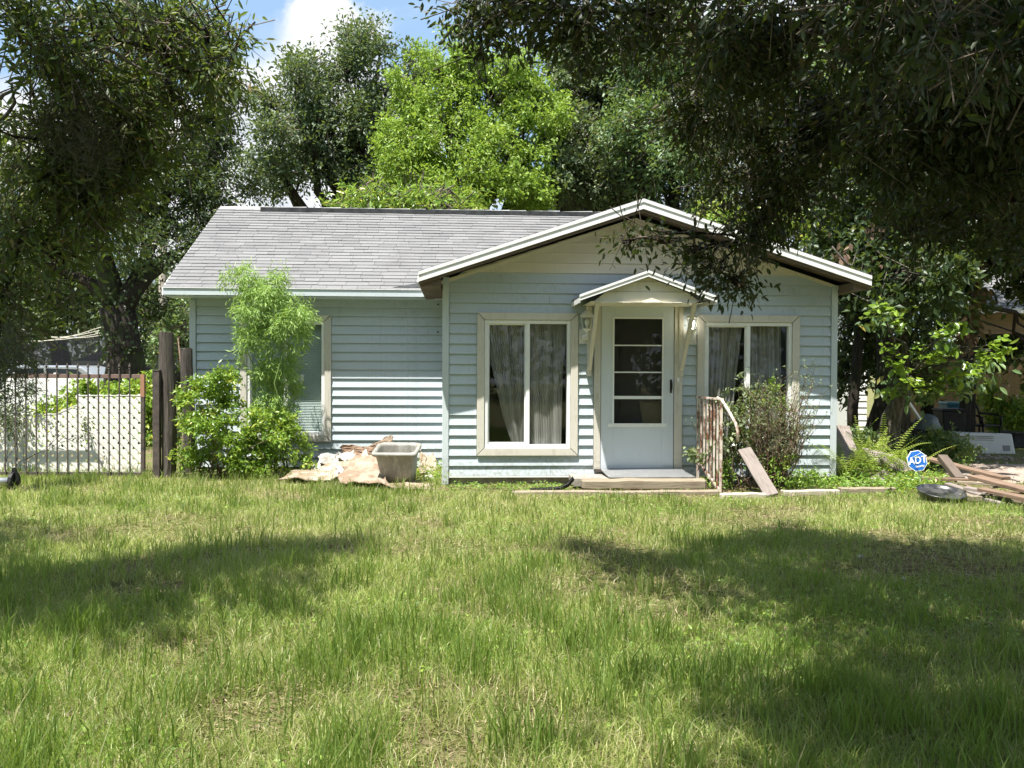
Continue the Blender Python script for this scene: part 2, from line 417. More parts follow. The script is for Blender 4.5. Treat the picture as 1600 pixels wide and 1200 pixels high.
def tri_twigs(name, a, b, r0, r1, mat, parent=None):
    """many thin three-sided twigs from a to b in one mesh"""
    N = len(a); d = nrm(b-a); ref = nrm(np.cross(d, np.array([[.3, .5, .81]]))); bn = np.cross(d, ref)
    V = []
    for base, r in ((a, r0), (b, r1)):
        for k in range(3):
            t_ = 2*math.pi*k/3; V.append(base+(ref*math.cos(t_)+bn*math.sin(t_))*r)
    V = np.stack(V, 1).reshape(-1, 3); k = np.arange(N)[:, None]*6
    lp = np.concatenate([k+np.array([0, 1, 4, 3]), k+np.array([1, 2, 5, 4]), k+np.array([2, 0, 3, 5])], 1).ravel()
    return np_mesh(name, V, lp, 4, mat, parent)

def limb_path(p, q, rng, n=6, sag=.0, wob=.08):
    p, q = Vector(p), Vector(q); L = (q-p).length; pts = []
    for i in range(n+1):
        t = i/n; v = p.lerp(q, t); k = math.sin(math.pi*t)*L
        v += Vector((rng.normal()*wob, rng.normal()*wob, rng.normal()*wob*.5))*L*.5*math.sin(math.pi*t)
        v.z += sag*k; pts.append(v)
    return pts

def tree(base, trunk_top, lobes, mat, label, cat='tree', name='tree', seed=0, ncl=1500, nleaf=14, L=.12, Wd=.05, r=.3, bark=None, group=None,
         tw=.5, droop=.2, inner=.45, wob=.3, fine=False, lean=None, sub=13, sr=.30, twigs=900, flare=1.35, rand=.9, limbs_r=.35, trunk=True):
    rng = np.random.default_rng(seed); base = Vector(base); top = Vector(trunk_top); bark = bark or bark_d
    root = thing(name, base, label, cat, group)
    o3 = np.array(base)
    if trunk:
        tp = limb_path((0, 0, -.1), top-base, rng, 7, 0, .10)
        m = MB(); m.tube(tp, [r*flare, r*1.08, r, r*.96, r*.92, r*.86, r*.8, r*.7], 14); m.build('trunk', bark, root, True)
    lm = MB()
    for lo in lobes:
        c = Vector(lo[:3])-base; st = (top-base)
        pth = limb_path(st*rng.uniform(.86, 1.0), c, rng, 5, .06, .12); r0 = r*limbs_r*1.5
        lm.tube(pth, [r0*(1-.15*i) for i in range(6)], 7)
        for k in range(5):
            dv = Vector(rng.normal(size=3)).normalized(); e = c+Vector((dv.x*lo[3], dv.y*lo[4], abs(dv.z)*lo[5]*.9))*.85
            lm.tube(limb_path(pth[rng.integers(2, 6)], e, rng, 4, .05, .12), [r0*.42, r0*.33, r0*.25, r0*.17, r0*.08], 5)
    lm.build('branches', bark, root, True)
    p, out, idx = clusters(rng, lobes, ncl, inner, wob, 1, sub, sr)
    b, d, nn, l, wd, tone, td = spread(rng, p, out, nleaf, tw, L, Wd, droop, rand)
    cr = leaf_cloud('crown', b-o3, d, nn, l, wd, mat, root, tone, fine)
    if twigs:
        k = rng.choice(ncl, min(twigs, ncl), replace=False); lb = np.array(lobes)[idx[k]]
        a = p[k]-td[k]*tw*1.4-(p[k]-lb[:, :3])*.12
        tri_twigs('twigs', a-o3, p[k]+td[k]*tw*.5-o3, .010*max(1, L/.1), .003*max(1, L/.1), bark_t, root)
    return root, (b, d, nn, l, wd, tone)


# ------------------------------------------------------------------ ground
def gh(x, y): return .035*(vnoise(x*.55+9, y*.55+4, 3)-.5)+.012*(vnoise(x*2.2, y*2.2, 8)-.5)
gx = np.concatenate([[-300, -120, -50, -25], np.arange(-14, 14.01, .25), [25, 50, 120, 300]])
gy = np.concatenate([[-60, -20, -6], np.arange(0, 22.01, .25), [30, 45, 70, 120, 250, 600]])
X, Y = np.meshgrid(gx, gy); Z = np.where((abs(X) < 14) & (Y > 0) & (Y < 10.6), gh(X, Y), 0)
V = np.stack([X.ravel(), Y.ravel(), Z.ravel()], 1); nx, ny = len(gx), len(gy)
ii = (np.arange(ny-1)[:, None]*nx+np.arange(nx-1)[None, :]).ravel()
lp = np.stack([ii, ii+1, ii+nx+1, ii+nx], 1).ravel()
tag(np_mesh('ground', V, lp, 4, ground_m), 'lawn of thin grass over sandy soil', kind='structure')


# ------------------------------------------------------------------ the blue house
HO = Vector((-0.891, 11.49, 0)); HY = rad(3.5)
house = thing('house', HO, 'small pale blue one-storey house with lap siding, front gable and grey shingle roof', 'house', rz=HY)
HW = Matrix.Translation(HO) @ Matrix.Rotation(HY, 4, 'Z')
def hw(x, y, z): return HW @ Vector((x, y, z))

def part(name, mb, mat, parent=None, **k): return mb.build(name, mat, parent or house, **k)

def wall_boxes(mb, x0, x1, z0, z1, y0, y1, ops):
    xs = sorted({x0, x1, *[o[0] for o in ops], *[o[1] for o in ops]})
    for a, b in zip(xs[:-1], xs[1:]):
        zz = z0
        for o in sorted([o for o in ops if o[0] <= a+1e-6 and o[1] >= b-1e-6], key=lambda o: o[2]):
            if o[2] > zz: mb.box(a, b, y0, y1, zz, o[2])
            zz = o[3]
        if zz < z1: mb.box(a, b, y0, y1, zz, z1)

PK = (2.48, 3.47)                                   # underside of the gable at its peak
def rake_z(x): return PK[1]-abs(x-PK[0])*(.325 if x < PK[0] else .317)
W1 = (.44, 1.744, .372, 2.213); W2 = (3.304, 4.66, .365, 2.205); DR = (1.95, 3.108, .20, 2.33); LWN = (-2.99, -1.67, .399, 2.27)
def inner(w_, t=.10): return (w_[0]+t, w_[1]-t, w_[2]+t, w_[3]-t)
# wall shells
m = MB(); wall_boxes(m, .02, 5.15, .10, 2.58, .002, .12, [inner(W1), inner(W2), (DR[0]+.08, DR[1]-.08, .20, 2.29)])
m.prism([(.02, 2.582), (5.15, 2.582), (PK[0], PK[1]-.03)], .002, .12)
m.box(.02, .12, .122, 1.87, .1, 2.6); m.box(5.05, 5.15, .122, 7.2, .1, 2.6)
fw = part('wall', m, siding)
m = MB(); wall_boxes(m, -3.70, .02, .05, 2.5, 1.872, 1.99, [inner(LWN)])
m.box(-3.70, -3.60, 1.992, 7.2, .05, 2.5); m.box(-3.70, 5.15, 7.202, 7.3, .05, 2.5)
m.prism([(0, 0), (0, 0), (0, 0)], 0, 0) if False else None
lw = part('wall', m, siding)
m = MB(); m.hexa([(-3.70, 1.9, 2.5), (-3.60, 1.9, 2.5), (-3.60, 7.2, 2.5), (-3.70, 7.2, 2.5)], [(-3.70, 4.55, 4.15), (-3.60, 4.55, 4.15), (-3.60, 4.65, 4.15), (-3.70, 4.65, 4.15)])
part('gable_end', m, siding)
m = MB(); m.box(.03, 5.12, .03, .2, -.2, .13); m.box(-3.66, .0, 1.90, 2.05, -.2, .07); part('foundation', m, concrete)

EXP = .1307
def plank_mesh(a0, a1, b0, b1, h, name='siding_plank', mat=siding, lap=.026):
    """bottom edge from a0 to a1, top edge from b0 to b1, tapered lap profile"""
    mb = MB(); y0, y1 = -lap, -.002
    mb.hexa([(a0, 0, 0), (a1, 0, 0), (a1, y0, 0), (a0, y0, 0)][::-1], [(b0, 0, h), (b1, 0, h), (b1, y1, h), (b0, y1, h)][::-1])
    return mb.mesh(name, mat)
unit = plank_mesh(0, 1, 0, 1, EXP-.006)
rnd = random.Random(4)
def put_plank(parent, x0, x1, y, z, mesh=None):
    o = bpy.data.objects.new('siding_plank', mesh or unit); lk(o, parent); o.location = (x0, y, z)
    if mesh is None: o.scale = (x1-x0, 1, 1)
    o.rotation_euler = (rad(rnd.uniform(-.25, .25)), rad(rnd.uniform(-.03, .03)), 0)
def rows(parent, x0, x1, z0, z1, y, ops):
    z = z0
    while z < z1-.03:
        segs = [(x0, x1)]
        for o in ops:
            if min(z+EXP, o[3])-max(z, o[2]) > .045:
                ns = []
                for a, b in segs:
                    if o[0] > a+.01: ns.append((a, min(b, o[0]-.004)))
                    if o[1] < b-.01: ns.append((max(a, o[1]+.004), b))
                segs = [q for q in ns if q[1]-q[0] > .02]
        for a, b in segs:
            while b-a > 2.3:
                c_ = a+rnd.uniform(1.1, 2.0); put_plank(parent, a, c_-.003, y, z); a = c_
            put_plank(parent, a, b, y, z)
        z += EXP
rows(fw, .085, 5.085, .112, 2.59, .0, [W1, W2, DR])
rows(lw, -3.62, -.004, .03, 2.48, 1.87, [LWN])
# boards of the cream gable, ends cut to the rake
z = .112+19*EXP
k = 0
while z < PK[1]-.05:
    c = cream if z > 2.66 else siding
    h = min(EXP-.004, PK[1]-.03-z)
    l0 = max(.085, PK[0]-(PK[1]-.02-z)/.325); r0 = min(5.085, PK[0]+(PK[1]-.02-z)/.317)
    l1 = max(.085, PK[0]-(PK[1]-.02-z-h)/.325); r1 = min(5.085, PK[0]+(PK[1]-.02-z-h)/.317)
    if z > 2.58: put_plank(fw, 0, 0, 0.0, z, plank_mesh(l0, r0, l1, r1, h, 'siding_plank', c))
    z += EXP; k += 1
# corner boards
for (x0, x1, y0, y1, z0, z1) in ((0.0, .08, -.032, .03, .0, 2.66), (5.09, 5.172, -.032, .03, .09, 2.60), (-3.72, -3.63, 1.838, 1.9, .0, 2.47)):
    part('corner_board', MB().box(x0, x1, y0, y1, z0, z1), sidetrim, bevel=.004)
part('corner_board', MB().box(-.004, .02, -.028, 1.86, .0, 2.6), sidetrim)
part('drip_edge', MB().box(.085, 5.085, -.03, -.004, .092, .108), white)

# windows
def window(w_, y, kind):
    x0, x1, z0, z1 = w_; t = .095
    win = bpy.data.objects.new('window', None); lk(win, house); win.location = (0, y, 0)
    a = [(x0, z0), (x1, z0), (x1, z1), (x0, z1)]; b = [(x0+t, z0+t), (x1-t, z0+t), (x1-t, z1-t), (x0+t, z1-t)]
    for i in range(4):
        j = (i+1) % 4; g_ = .0018
        p = [Vector((*a[i], 0)), Vector((*a[j], 0)), Vector((*b[j], 0)), Vector((*b[i], 0))]; c = sum(p, Vector())/4
        p = [(c+(q-c)*(1-g_*4)) for q in p]
        part('trim_board', MB().prism([(q.x, q.y) for q in p], -.048, -.0), beige, win, bevel=.004)
    fx0, fx1, fz0, fz1 = x0+t+.002, x1-t-.002, z0+t+.002, z1-t-.002; s = .045
    m = MB(); m.box(fx0, fx1, -.030, .06, fz0, fz0+s); m.box(fx0, fx1, -.030, .06, fz1-s, fz1)
    m.box(fx0, fx0+s, -.028, .058, fz0+s, fz1-s); m.box(fx1-s, fx1, -.028, .058, fz0+s, fz1-s); part('frame', m, white, win, bevel=.004)
    mx = (fx0+fx1)/2+.003
    part('mullion', MB().box(mx-.025, mx+.025, -.020, .055, fz0+s, fz1-s), white, win, bevel=.004)
    # sliding sash on the left, set a little lower at the sill
    m = MB(); q0, q1, r0, r1 = fx0+s, mx-.025, fz0+s, fz1-s; s2 = .018
    m.box(q0, q1, .0, .03, r0, r0+.030); m.box(q0, q1, .0, .03, r1-s2, r1); m.box(q0, q0+s2, .0, .03, r0+.030, r1-s2); m.box(q1-s2, q1, .0, .03, r0+.030, r1-s2)
    part('sash', m, white, win)
    for xa, xb, yy in ((q0+s2, q1-s2, .015), (mx+.025, fx1-s, .035)):
        part('pane', MB().box(xa, xb, yy, yy+.004, r0+.01, r1-.005), glass, win)
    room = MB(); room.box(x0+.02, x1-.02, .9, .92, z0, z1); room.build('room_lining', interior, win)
    return win, (fx0+s, fx1-s, r0, r1, mx)

def curtain(win, xl, xr, z0, z1, y, folds=26, amp=.022, seed=0, name='curtain', hang=.0):
    """xl(t), xr(t): side edges as functions of the height fraction t (0 bottom, 1 top)"""
    rg = np.random.default_rng(seed); nu, nv = 180, 30; ph = rg.random(6)*6.3
    u = np.linspace(0, 1, nu); v = np.linspace(0, 1, nv); V = []
    for tv in v:
        a, b = xl(tv), xr(tv); sq = (b-a)
        x = a+(b-a)*u
        uu = u+.02*np.sin(u*5+ph[0])
        fold = np.sin(uu*folds*6.283+ph[1]+.6*np.sin(tv*3+u*7))*amp*(.65+.35*np.sin(u*23+ph[2]))
        fold = fold+.02*np.sin(u*11+tv*4+ph[3])*(1-tv)
        V.append(np.stack([x, y+fold, np.full(nu, z0+(z1-z0)*tv)+hang*(1-tv)*np.sin(u*8+ph[4])*.02], 1))
    V = np.concatenate(V); ii = (np.arange(nv-1)[:, None]*nu+np.arange(nu-1)[None, :]).ravel()
    o = np_mesh(name, V, np.stack([ii, ii+1, ii+nu+1, ii+nu], 1).ravel(), 4, curtain_m, win)
    o.data.polygons.foreach_set('use_smooth', [True]*len(o.data.polygons)); return o

win1, (a0, a1, z0, z1, mx) = window(W1, 0, 1)
def ip(t, pts):
    return float(np.interp(t, [p[0] for p in pts], [p[1] for p in pts]))
curtain(win1, lambda t: ip(t, [(0, a0+.33), (.1, a0+.27), (.25, a0+.19), (.5, a0+.10), (.75, a0+.01), (1, a0-.06)]), lambda t: ip(t, [(0, mx-.02), (1, mx+.01)]), z0-.02, z1+.03, .092, 17, .014, 1)
curtain(win1, lambda t: ip(t, [(0, mx-.01), (1, mx-.01)]), lambda t: ip(t, [(0, a1-.06), (.6, a1-.04), (.8, a1-.01), (1, a1+.03)]), z0-.02, z1+.03, .086, 22, .010, 2)
win2, (c0, c1, z0, z1, mx) = window(W2, 0, 2)
curtain(win2, lambda t: c0-.03, lambda t: ip(t, [(0, mx-.18), (.5, mx-.13), (1, mx-.04)]), z0-.02, z1+.03, .10, 9, .022, 3)
curtain(win2, lambda t: ip(t, [(0, mx+.04), (1, mx-.0)]), lambda t: ip(t, [(0, c1-.03), (1, c1-.06)]), z0-.02, z1+.03, .10, 8, .022, 4)
win3, (d0, d1, z0, z1, mx) = window(LWN, 1.87, 3)
m = MB()
zz = z0
while zz < z1:
    m.hexa([(d0, .085, zz), (d1, .085, zz), (d1, .103, zz+.021), (d0, .103, zz+.021)], [(d0, .086, zz-.0015), (d1, .086, zz-.0015), (d1, .104, zz+.0195), (d0, .104, zz+.0195)]); zz += .024
m.build('blind', blind_m, win3)
m = MB(); m.box(d0+.62, d0+.70, .02, .022, 1.27, 1.36); m.box(d0+.72, d0+.77, .02, .022, 1.25, 1.39); m.build('sticker', white, win3)

# door
door = bpy.data.objects.new('door', None); lk(door, house)
part('trim_board', MB().box(1.952, 2.036, -.052, 0, .19, 2.36), beige, door, bevel=.004)
part('trim_board', MB().box(3.0, 3.106, -.052, 0, .19, 2.36), beige, door, bevel=.004)
part('trim_board', MB().box(2.038, 2.998, -.048, 0, 2.312, 2.40), beige, door, bevel=.004)
part('threshold', MB().box(1.96, 3.10, -.07, .1, .165, .20), darksteel, door)
m = MB(); m.box(2.042, 2.205, -.042, -.005, .235, 2.302); m.box(2.842, 2.992, -.042, -.005, .235, 2.302)
m.box(2.2052, 2.8418, -.042, -.005, 2.15, 2.302); m.box(2.2052, 2.8418, -.042, -.005, .205, .785); part('storm_door', m, doorm, door, bevel=.003)
part('door_sweep', MB().box(2.042, 2.992, -.046, -.006, .205, .232), doorm, door)
m = MB()
for q in ((2.19, 2.212, .765, 2.165), (2.838, 2.858, .765, 2.165)): m.box(q[0], q[1], -.052, -.043, q[2], q[3])
m.box(2.213, 2.837, -.052, -.043, 2.143, 2.165); m.box(2.13, 2.90, -.055, -.043, .745, .79); m.build('glazing_bead', white, door)
for zc, hh in ((1.80, .008), (1.452, .008), (1.125, .02)):
    part('glazing_bar', MB().box(2.214, 2.836, -.038, -.026, zc-hh, zc+hh), white, door)
part('pane', MB().box(2.206, 2.841, -.022, -.018, .787, 2.148), doorglass, door)
m = MB(); m.box(2.10, 2.95, .06, .10, .2, 2.29)
for q in ((2.30, 2.48), (2.58, 2.78)):
    for zq in ((.35, .78), (.88, 1.30), (1.42, 2.0)):
        m.box(q[0], q[1], .045, .06, zq[0], zq[1]); m.box(q[0]+.03, q[1]-.03, .036, .045, zq[0]+.04, zq[1]-.04)
part('inner_door', m, M_paint('inner_door', (.22, .215, .20), (.1, .1, .09), .3), door)
hd = part('handle', MB().tube([(2.955, -.05, 1.20), (2.955, -.085, 1.235), (2.957, -.085, 1.31), (2.957, -.05, 1.345)], [.009, .011, .012, .010], 8), blackm, door, smooth=True)
part('handle_plate', MB().box(2.942, 2.970, -.05, -.0425, 1.185, 1.36), blackm, hd, bevel=.004)
part('doorbell', MB().box(3.035, 3.062, -.064, -.0525, 1.33, 1.38), white, door, bevel=.004)

# front gable roof, rake boards
def slab_roof(name, pts, th, mat, parent=None):
    a = [Vector(p) for p in pts]; m_ = MB(); n = (a[1]-a[0]).cross(a[2]-a[0]).normalized()
    if n.z < 0: n = -n
    m_.hexa([p-n*th for p in a], a); return part(name, m_, mat, parent)
yb = -.50; LE, PKT, RE = (-.288, 2.662), (2.482, 3.590), (5.392, 2.668)
roofg = bpy.data.objects.new('gable_roof', None); lk(roofg, house)
slab_roof('roof_deck', [(LE[0], yb, LE[1]), (PKT[0], yb, PKT[1]), (PKT[0], 3.45, PKT[1]), (LE[0], 1.62, LE[1])], .03, shingle_m, roofg)
slab_roof('roof_deck', [(PKT[0], yb, PKT[1]), (RE[0], yb, RE[1]), (RE[0], 7.2, RE[1]), (PKT[0], 7.2, PKT[1])], .03, shingle_m, roofg)
def rake(parent, A, B, y0, y1, o0, o1, mat, name):
    """board following the rake from A to B (x,z), vertical offsets o0..o1 below the line"""
    mb = MB().prism([(A[0], A[1]-o1), (B[0], B[1]-o1), (B[0], B[1]-o0), (A[0], A[1]-o0)], y0, y1)
    return part(name, mb, mat, parent)
for A, B in ((LE, PKT), (PKT, RE)):
    rake(roofg, A, B, yb-.032, yb-.002, -.012, .030, metalw, 'drip_edge')
    rake(roofg, A, B, yb-.022, yb-.001, .0305, .112, metalw, 'fascia_board')
    rake(roofg, A, B, yb+.0, yb+.03, .112, .150, rotwood, 'rake_board')
    A2 = (max(A[0], .03), 0); 
def soff(x0, x1, nm='soffit_board'):
    return
for (x0, x1) in ((LE[0]+.02, PKT[0]), (PKT[0], RE[0]-.02)):
    sgn = 1 if x1 <= PKT[0]+.01 else -1
    n = 11
    for i in range(n):
        a, b = x0+(x1-x0)*i/n, x0+(x1-x0)*(i+1)/n-.004
        za = (LE[1]+(a-LE[0])*.335) if sgn > 0 else (PKT[1]-(a-PKT[0])*.3168)
        zb = (LE[1]+(b-LE[0])*.335) if sgn > 0 else (PKT[1]-(b-PKT[0])*.3168)
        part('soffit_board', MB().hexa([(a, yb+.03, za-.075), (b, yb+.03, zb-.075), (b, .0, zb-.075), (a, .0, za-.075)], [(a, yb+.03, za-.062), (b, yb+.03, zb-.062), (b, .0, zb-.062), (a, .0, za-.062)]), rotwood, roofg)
rake(roofg, (-.02, 2.662+.268*.335-.012), (PKT[0], PKT[1]-.012), -.030, -.021, .13, .175, cream, 'frieze_board')
rake(roofg, (PKT[0], PKT[1]-.012), (5.19, RE[1]+.202*.3168-.012), -.030, -.021, .13, .175, cream, 'frieze_board')
# boxed returns at both eaves
for (x0, x1, zt) in ((-.27, -.02, 2.60), (5.18, 5.37, 2.60)):
    rt = MB().hexa([(x0, yb+.03, 2.49), (x1, yb+.03, 2.51), (x1, 1.60, 2.51), (x0, 1.60, 2.49)], [(x0, yb+.03, zt), (x1, yb+.03, zt+.05), (x1, 1.60, zt+.05), (x0, 1.60, zt)])
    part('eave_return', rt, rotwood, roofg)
part('fascia_board', MB().box(LE[0]-.012, LE[0]+.006, yb, 1.5, LE[1]-.12, LE[1]-.035), metalw, roofg)
# gable roof top: a few shingle courses whose edge shows along the rake
m = MB()
for i in range(18):
    t0, t1 = i/18, (i+1)/18
    for A, B in ((LE, PKT), (RE, PKT)):
        xa, xb = A[0]+(B[0]-A[0])*t0, A[0]+(B[0]-A[0])*t1; za, zb = A[1]+(B[1]-A[1])*t0, A[1]+(B[1]-A[1])*t1
        m.hexa([(xa, yb-.03, za+.014), (xb, yb-.03, zb+.012), (xb, 1.6, zb+.012), (xa, 1.6, za+.014)], [(xa, yb-.03, za+.022), (xb, yb-.03, zb+.014), (xb, 1.6, zb+.014), (xa, 1.6, za+.022)])
tag(m.build('shingle_courses', shingle_m, roofg), kind='stuff')

# main roof
E0, E1, ZR = 1.52, 4.60, 4.30; ZE = 2.625; sl = math.atan2(ZR-ZE, E1-E0)
roofm = bpy.data.objects.new('main_roof', None); lk(roofm, house)
XL, XR = -3.985, 3.42
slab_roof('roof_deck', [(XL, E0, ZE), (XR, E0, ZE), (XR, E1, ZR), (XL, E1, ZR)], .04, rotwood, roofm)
slab_roof('roof_deck', [(XR, 7.68, ZE), (XL, 7.68, ZE), (XL, E1, ZR), (XR, E1, ZR)], .04, shingle_m, roofm)
part('fascia_board', MB().box(XL+.002, LE[0]+.012, E0-.022, E0-.002, ZE-.105, ZE-.01), sidetrim, roofm, bevel=.003)
part('drip_edge', MB().box(XL, LE[0]+.02, E0-.034, E0+.02, ZE-.008, ZE+.003), metalw, roofm)
part('soffit_board', MB().box(XL+.02, -.01, E0, 1.87, 2.50, 2.515), sidetrim, roofm)
rkl = MB().hexa([(XL-.018, E0-.02, ZE-.11), (XL, E0-.02, ZE-.11), (XL, E0-.02, ZE), (XL-.018, E0-.02, ZE)], [(XL-.018, E1, ZR-.11), (XL, E1, ZR-.11), (XL, E1, ZR), (XL-.018, E1, ZR)])
part('rake_board', rkl, metalw, roofm)
rg = random.Random(9)
ex = .1295; nrow = 27; cs, sn = math.cos(sl), math.sin(sl)
sh_mesh = MB().hexa([(0, 0, .0005), (1, 0, .0005), (1, 1, .0005), (0, 1, .0005)], [(0, 0, 1), (1, 0, 1), (1, 1, .25), (0, 1, .25)]).mesh('shingle', shingle_m)
V = []; Fc = []; R_ = []; count = 0
stuff = MB(); srnd = []
for r_ in range(nrow):
    s0 = r_*ex-.012; xx = XL-.012-rg.uniform(0, .25); 
    while xx < XR:
        wdt = rg.choice((.22, .28, .33, .33, .40)); xa, xb = max(xx, XL-.012+rg.uniform(-.008, .004)), min(xx+wdt-.004, XR); xx += wdt
        if xb-xa < .05: continue
        th = .012+rg.random()*.004; lift = rg.uniform(0, .003)
        ln = ex+.012; s1 = s0+rg.uniform(-.006, .006)
        # hidden under the front gable roof
        yy, zz = E0+s1*cs, ZE+s1*sn
        if xa > .2 and zz < 2.662+(min(xa, 2.48)+.288)*.325: continue
        if count < 300:
            o = bpy.data.objects.new('shingle', sh_mesh); lk(o, roofm); o.location = (xa, yy-sn*.003, zz+cs*.003); o.rotation_euler = (sl+rad(rg.uniform(-.3, .9)), 0, rad(rg.uniform(-.25, .25))); o.scale = (xb-xa, ln, th); count += 1
        else:
            P = []
            for (u_, v_, w_) in ((0, 0, .0005), (1, 0, .0005), (1, 1, .0005), (0, 1, .0005), (0, 0, 1), (1, 0, 1), (1, 1, .25), (0, 1, .25)):
                s_ = s1+v_*ln; h_ = w_*th+.003+lift*(1-v_)
                P.append((xa+u_*(xb-xa), E0+s_*cs-sn*h_, ZE+s_*sn+cs*h_))
            stuff.hexa(P[:4], P[4:]); srnd += [rg.random()]*8
o = stuff.build('shingle_courses', shingle_m, roofm); tag(o, kind='stuff')
a_ = o.data.attributes.new('rnd', 'FLOAT', 'POINT'); a_.data.foreach_set('value', srnd)
# ridge: pale cap, and the dark lifted strip below it
ridge = MB(); xx = XL
while xx < XR:
    w_ = .30; zj = rg.uniform(-.004, .006)
    ridge.hexa([(xx, E1-.13, ZR-.13*math.tan(sl)+.014+zj), (xx+w_, E1-.13, ZR-.13*math.tan(sl)+.020+zj), (xx+w_, E1, ZR+.026+zj), (xx, E1, ZR+.020+zj)],
               [(xx, E1-.13, ZR-.13*math.tan(sl)+.022+zj), (xx+w_, E1-.13, ZR-.13*math.tan(sl)+.030+zj), (xx+w_, E1, ZR+.036+zj), (xx, E1, ZR+.028+zj)]); xx += .3
ridge.build('ridge_cap', M_paint('ridge_grey', (.30, .30, .295), (.15, .15, .14), .6), roofm)
tar = principled('tar_strip', lambda t, co: t.ramp(t.noise(co, 8, 5), [(.3, (.012, .014, .015)), (.7, (.05, .055, .055))]), .7, .3)
m = MB(); n = 24
for i in range(n):
    xa = -3.25+(XR+3.25)*i/n; xb = -3.25+(XR+3.25)*(i+1)/n; zz = ZR-.13*math.tan(sl)
    j0, j1 = .012*math.sin(i*1.7), .012*math.sin((i+1)*1.7)
    m.hexa([(xa, E1-.20+j0, zz-.035), (xb, E1-.20+j1, zz-.035), (xb, E1-.12, zz+.006), (xa, E1-.12, zz+.006)], [(xa, E1-.20+j0, zz+.062), (xb, E1-.20+j1, zz+.062), (xb, E1-.12, zz+.034), (xa, E1-.12, zz+.034)])
m.build('ridge_underlay', tar, roofm)
# tar patch where the two roofs meet
m = MB().prism([(-.30, 2.64), (-.75, 2.642), (-.30, 2.74)], E0-.0, E0+.002)
m.v = [(x, E0+(z-ZE)/math.tan(sl)-.004-.002*(i > 2), z+.016+.003*(i > 2)) for i, (x, y, z) in enumerate(m.v)]
m.build('tar_patch', tar, roofm)
for (x, z) in ((-.10, 2.44), (-.10, 2.03)):
    part('screw', MB().lathe([(.012, 0), (.012, .012), (.004, .016)], (0, 0, 0), 8), blackm, lw, loc=(x, 1.845, z)).rotation_euler = (rad(90), 0, 0)

# hood over the door
hood = bpy.data.objects.new('door_hood', None); lk(hood, house)
hy = -.78; HL, HP, HR = (1.655, 2.372), (2.49, 2.672), (3.335, 2.368)
slab_roof('roof_deck', [(HL[0], hy, HL[1]), (HP[0], hy, HP[1]), (HP[0], -.03, HP[1]), (HL[0], -.03, HL[1])], .02, shingle_m, hood)
slab_roof('roof_deck', [(HP[0], hy, HP[1]), (HR[0], hy, HR[1]), (HR[0], -.03, HR[1]), (HP[0], -.03, HP[1])], .02, shingle_m, hood)
for A, B in ((HL, HP), (HP, HR)):
    rake(hood, A, B, hy-.02, hy-.001, -.010, .058, metalw, 'fascia_board')
    rake(hood, A, B, hy-.028, hy-.0202, -.016, .014, metalw, 'drip_edge')
m = MB().box(HL[0]+.0, HL[0]+.02, hy, -.03, HL[1]-.08, HL[1]-.022); m.box(HR[0]-.02, HR[0], hy, -.03, HR[1]-.08, HR[1]-.022); m.build('fascia_board', metalw, hood)
zb = 2.315
for i, (za, zz) in enumerate(((zb, zb+.118), (zb+.122, zb+.245), (zb+.249, zb+.32))):
    f0 = lambda z_, s_: HP[0]+s_*max(0.0, (HP[1]-.06-z_)/.359)
    l0, l1 = max(f0(za, -1), 1.84), max(f0(zz, -1), 1.84); r0, r1 = min(f0(za, 1), 3.14), min(f0(zz, 1), 3.14)
    part('gable_board', MB().prism([(l0, za), (r0, za), (r1, zz), (l1, zz)], hy+.055+.004*i, hy+.075), cream, hood)
for i in range(11):
    xa = 1.80+(3.18-1.80)*i/11
    part('soffit_board', MB().box(xa, xa+.119, hy+.03, -.03, zb-.012-(.003 if i % 2 else 0), zb-.002), cream, hood)
for (xa, xw) in ((1.885, -1), (3.085, 1)):
    mb = MB(); x1 = xa
    mb.hexa([(x1-.022, -.05, 1.50), (x1+.022, -.05, 1.50), (x1+.022, -.10, 1.47), (x1-.022, -.10, 1.47)][::-1], [(x1-.022, hy+.12, zb-.015), (x1+.022, hy+.12, zb-.015), (x1+.022, hy+.045, zb-.015), (x1-.022, hy+.045, zb-.015)][::-1])
    part('brace', mb, beige, hood, bevel=.004)
    part('brace_plate', MB().box(x1-.03, x1+.03, -.066, -.0505 if xw > 0 else -.03, 1.40, 2.30), beige, hood, bevel=.003)

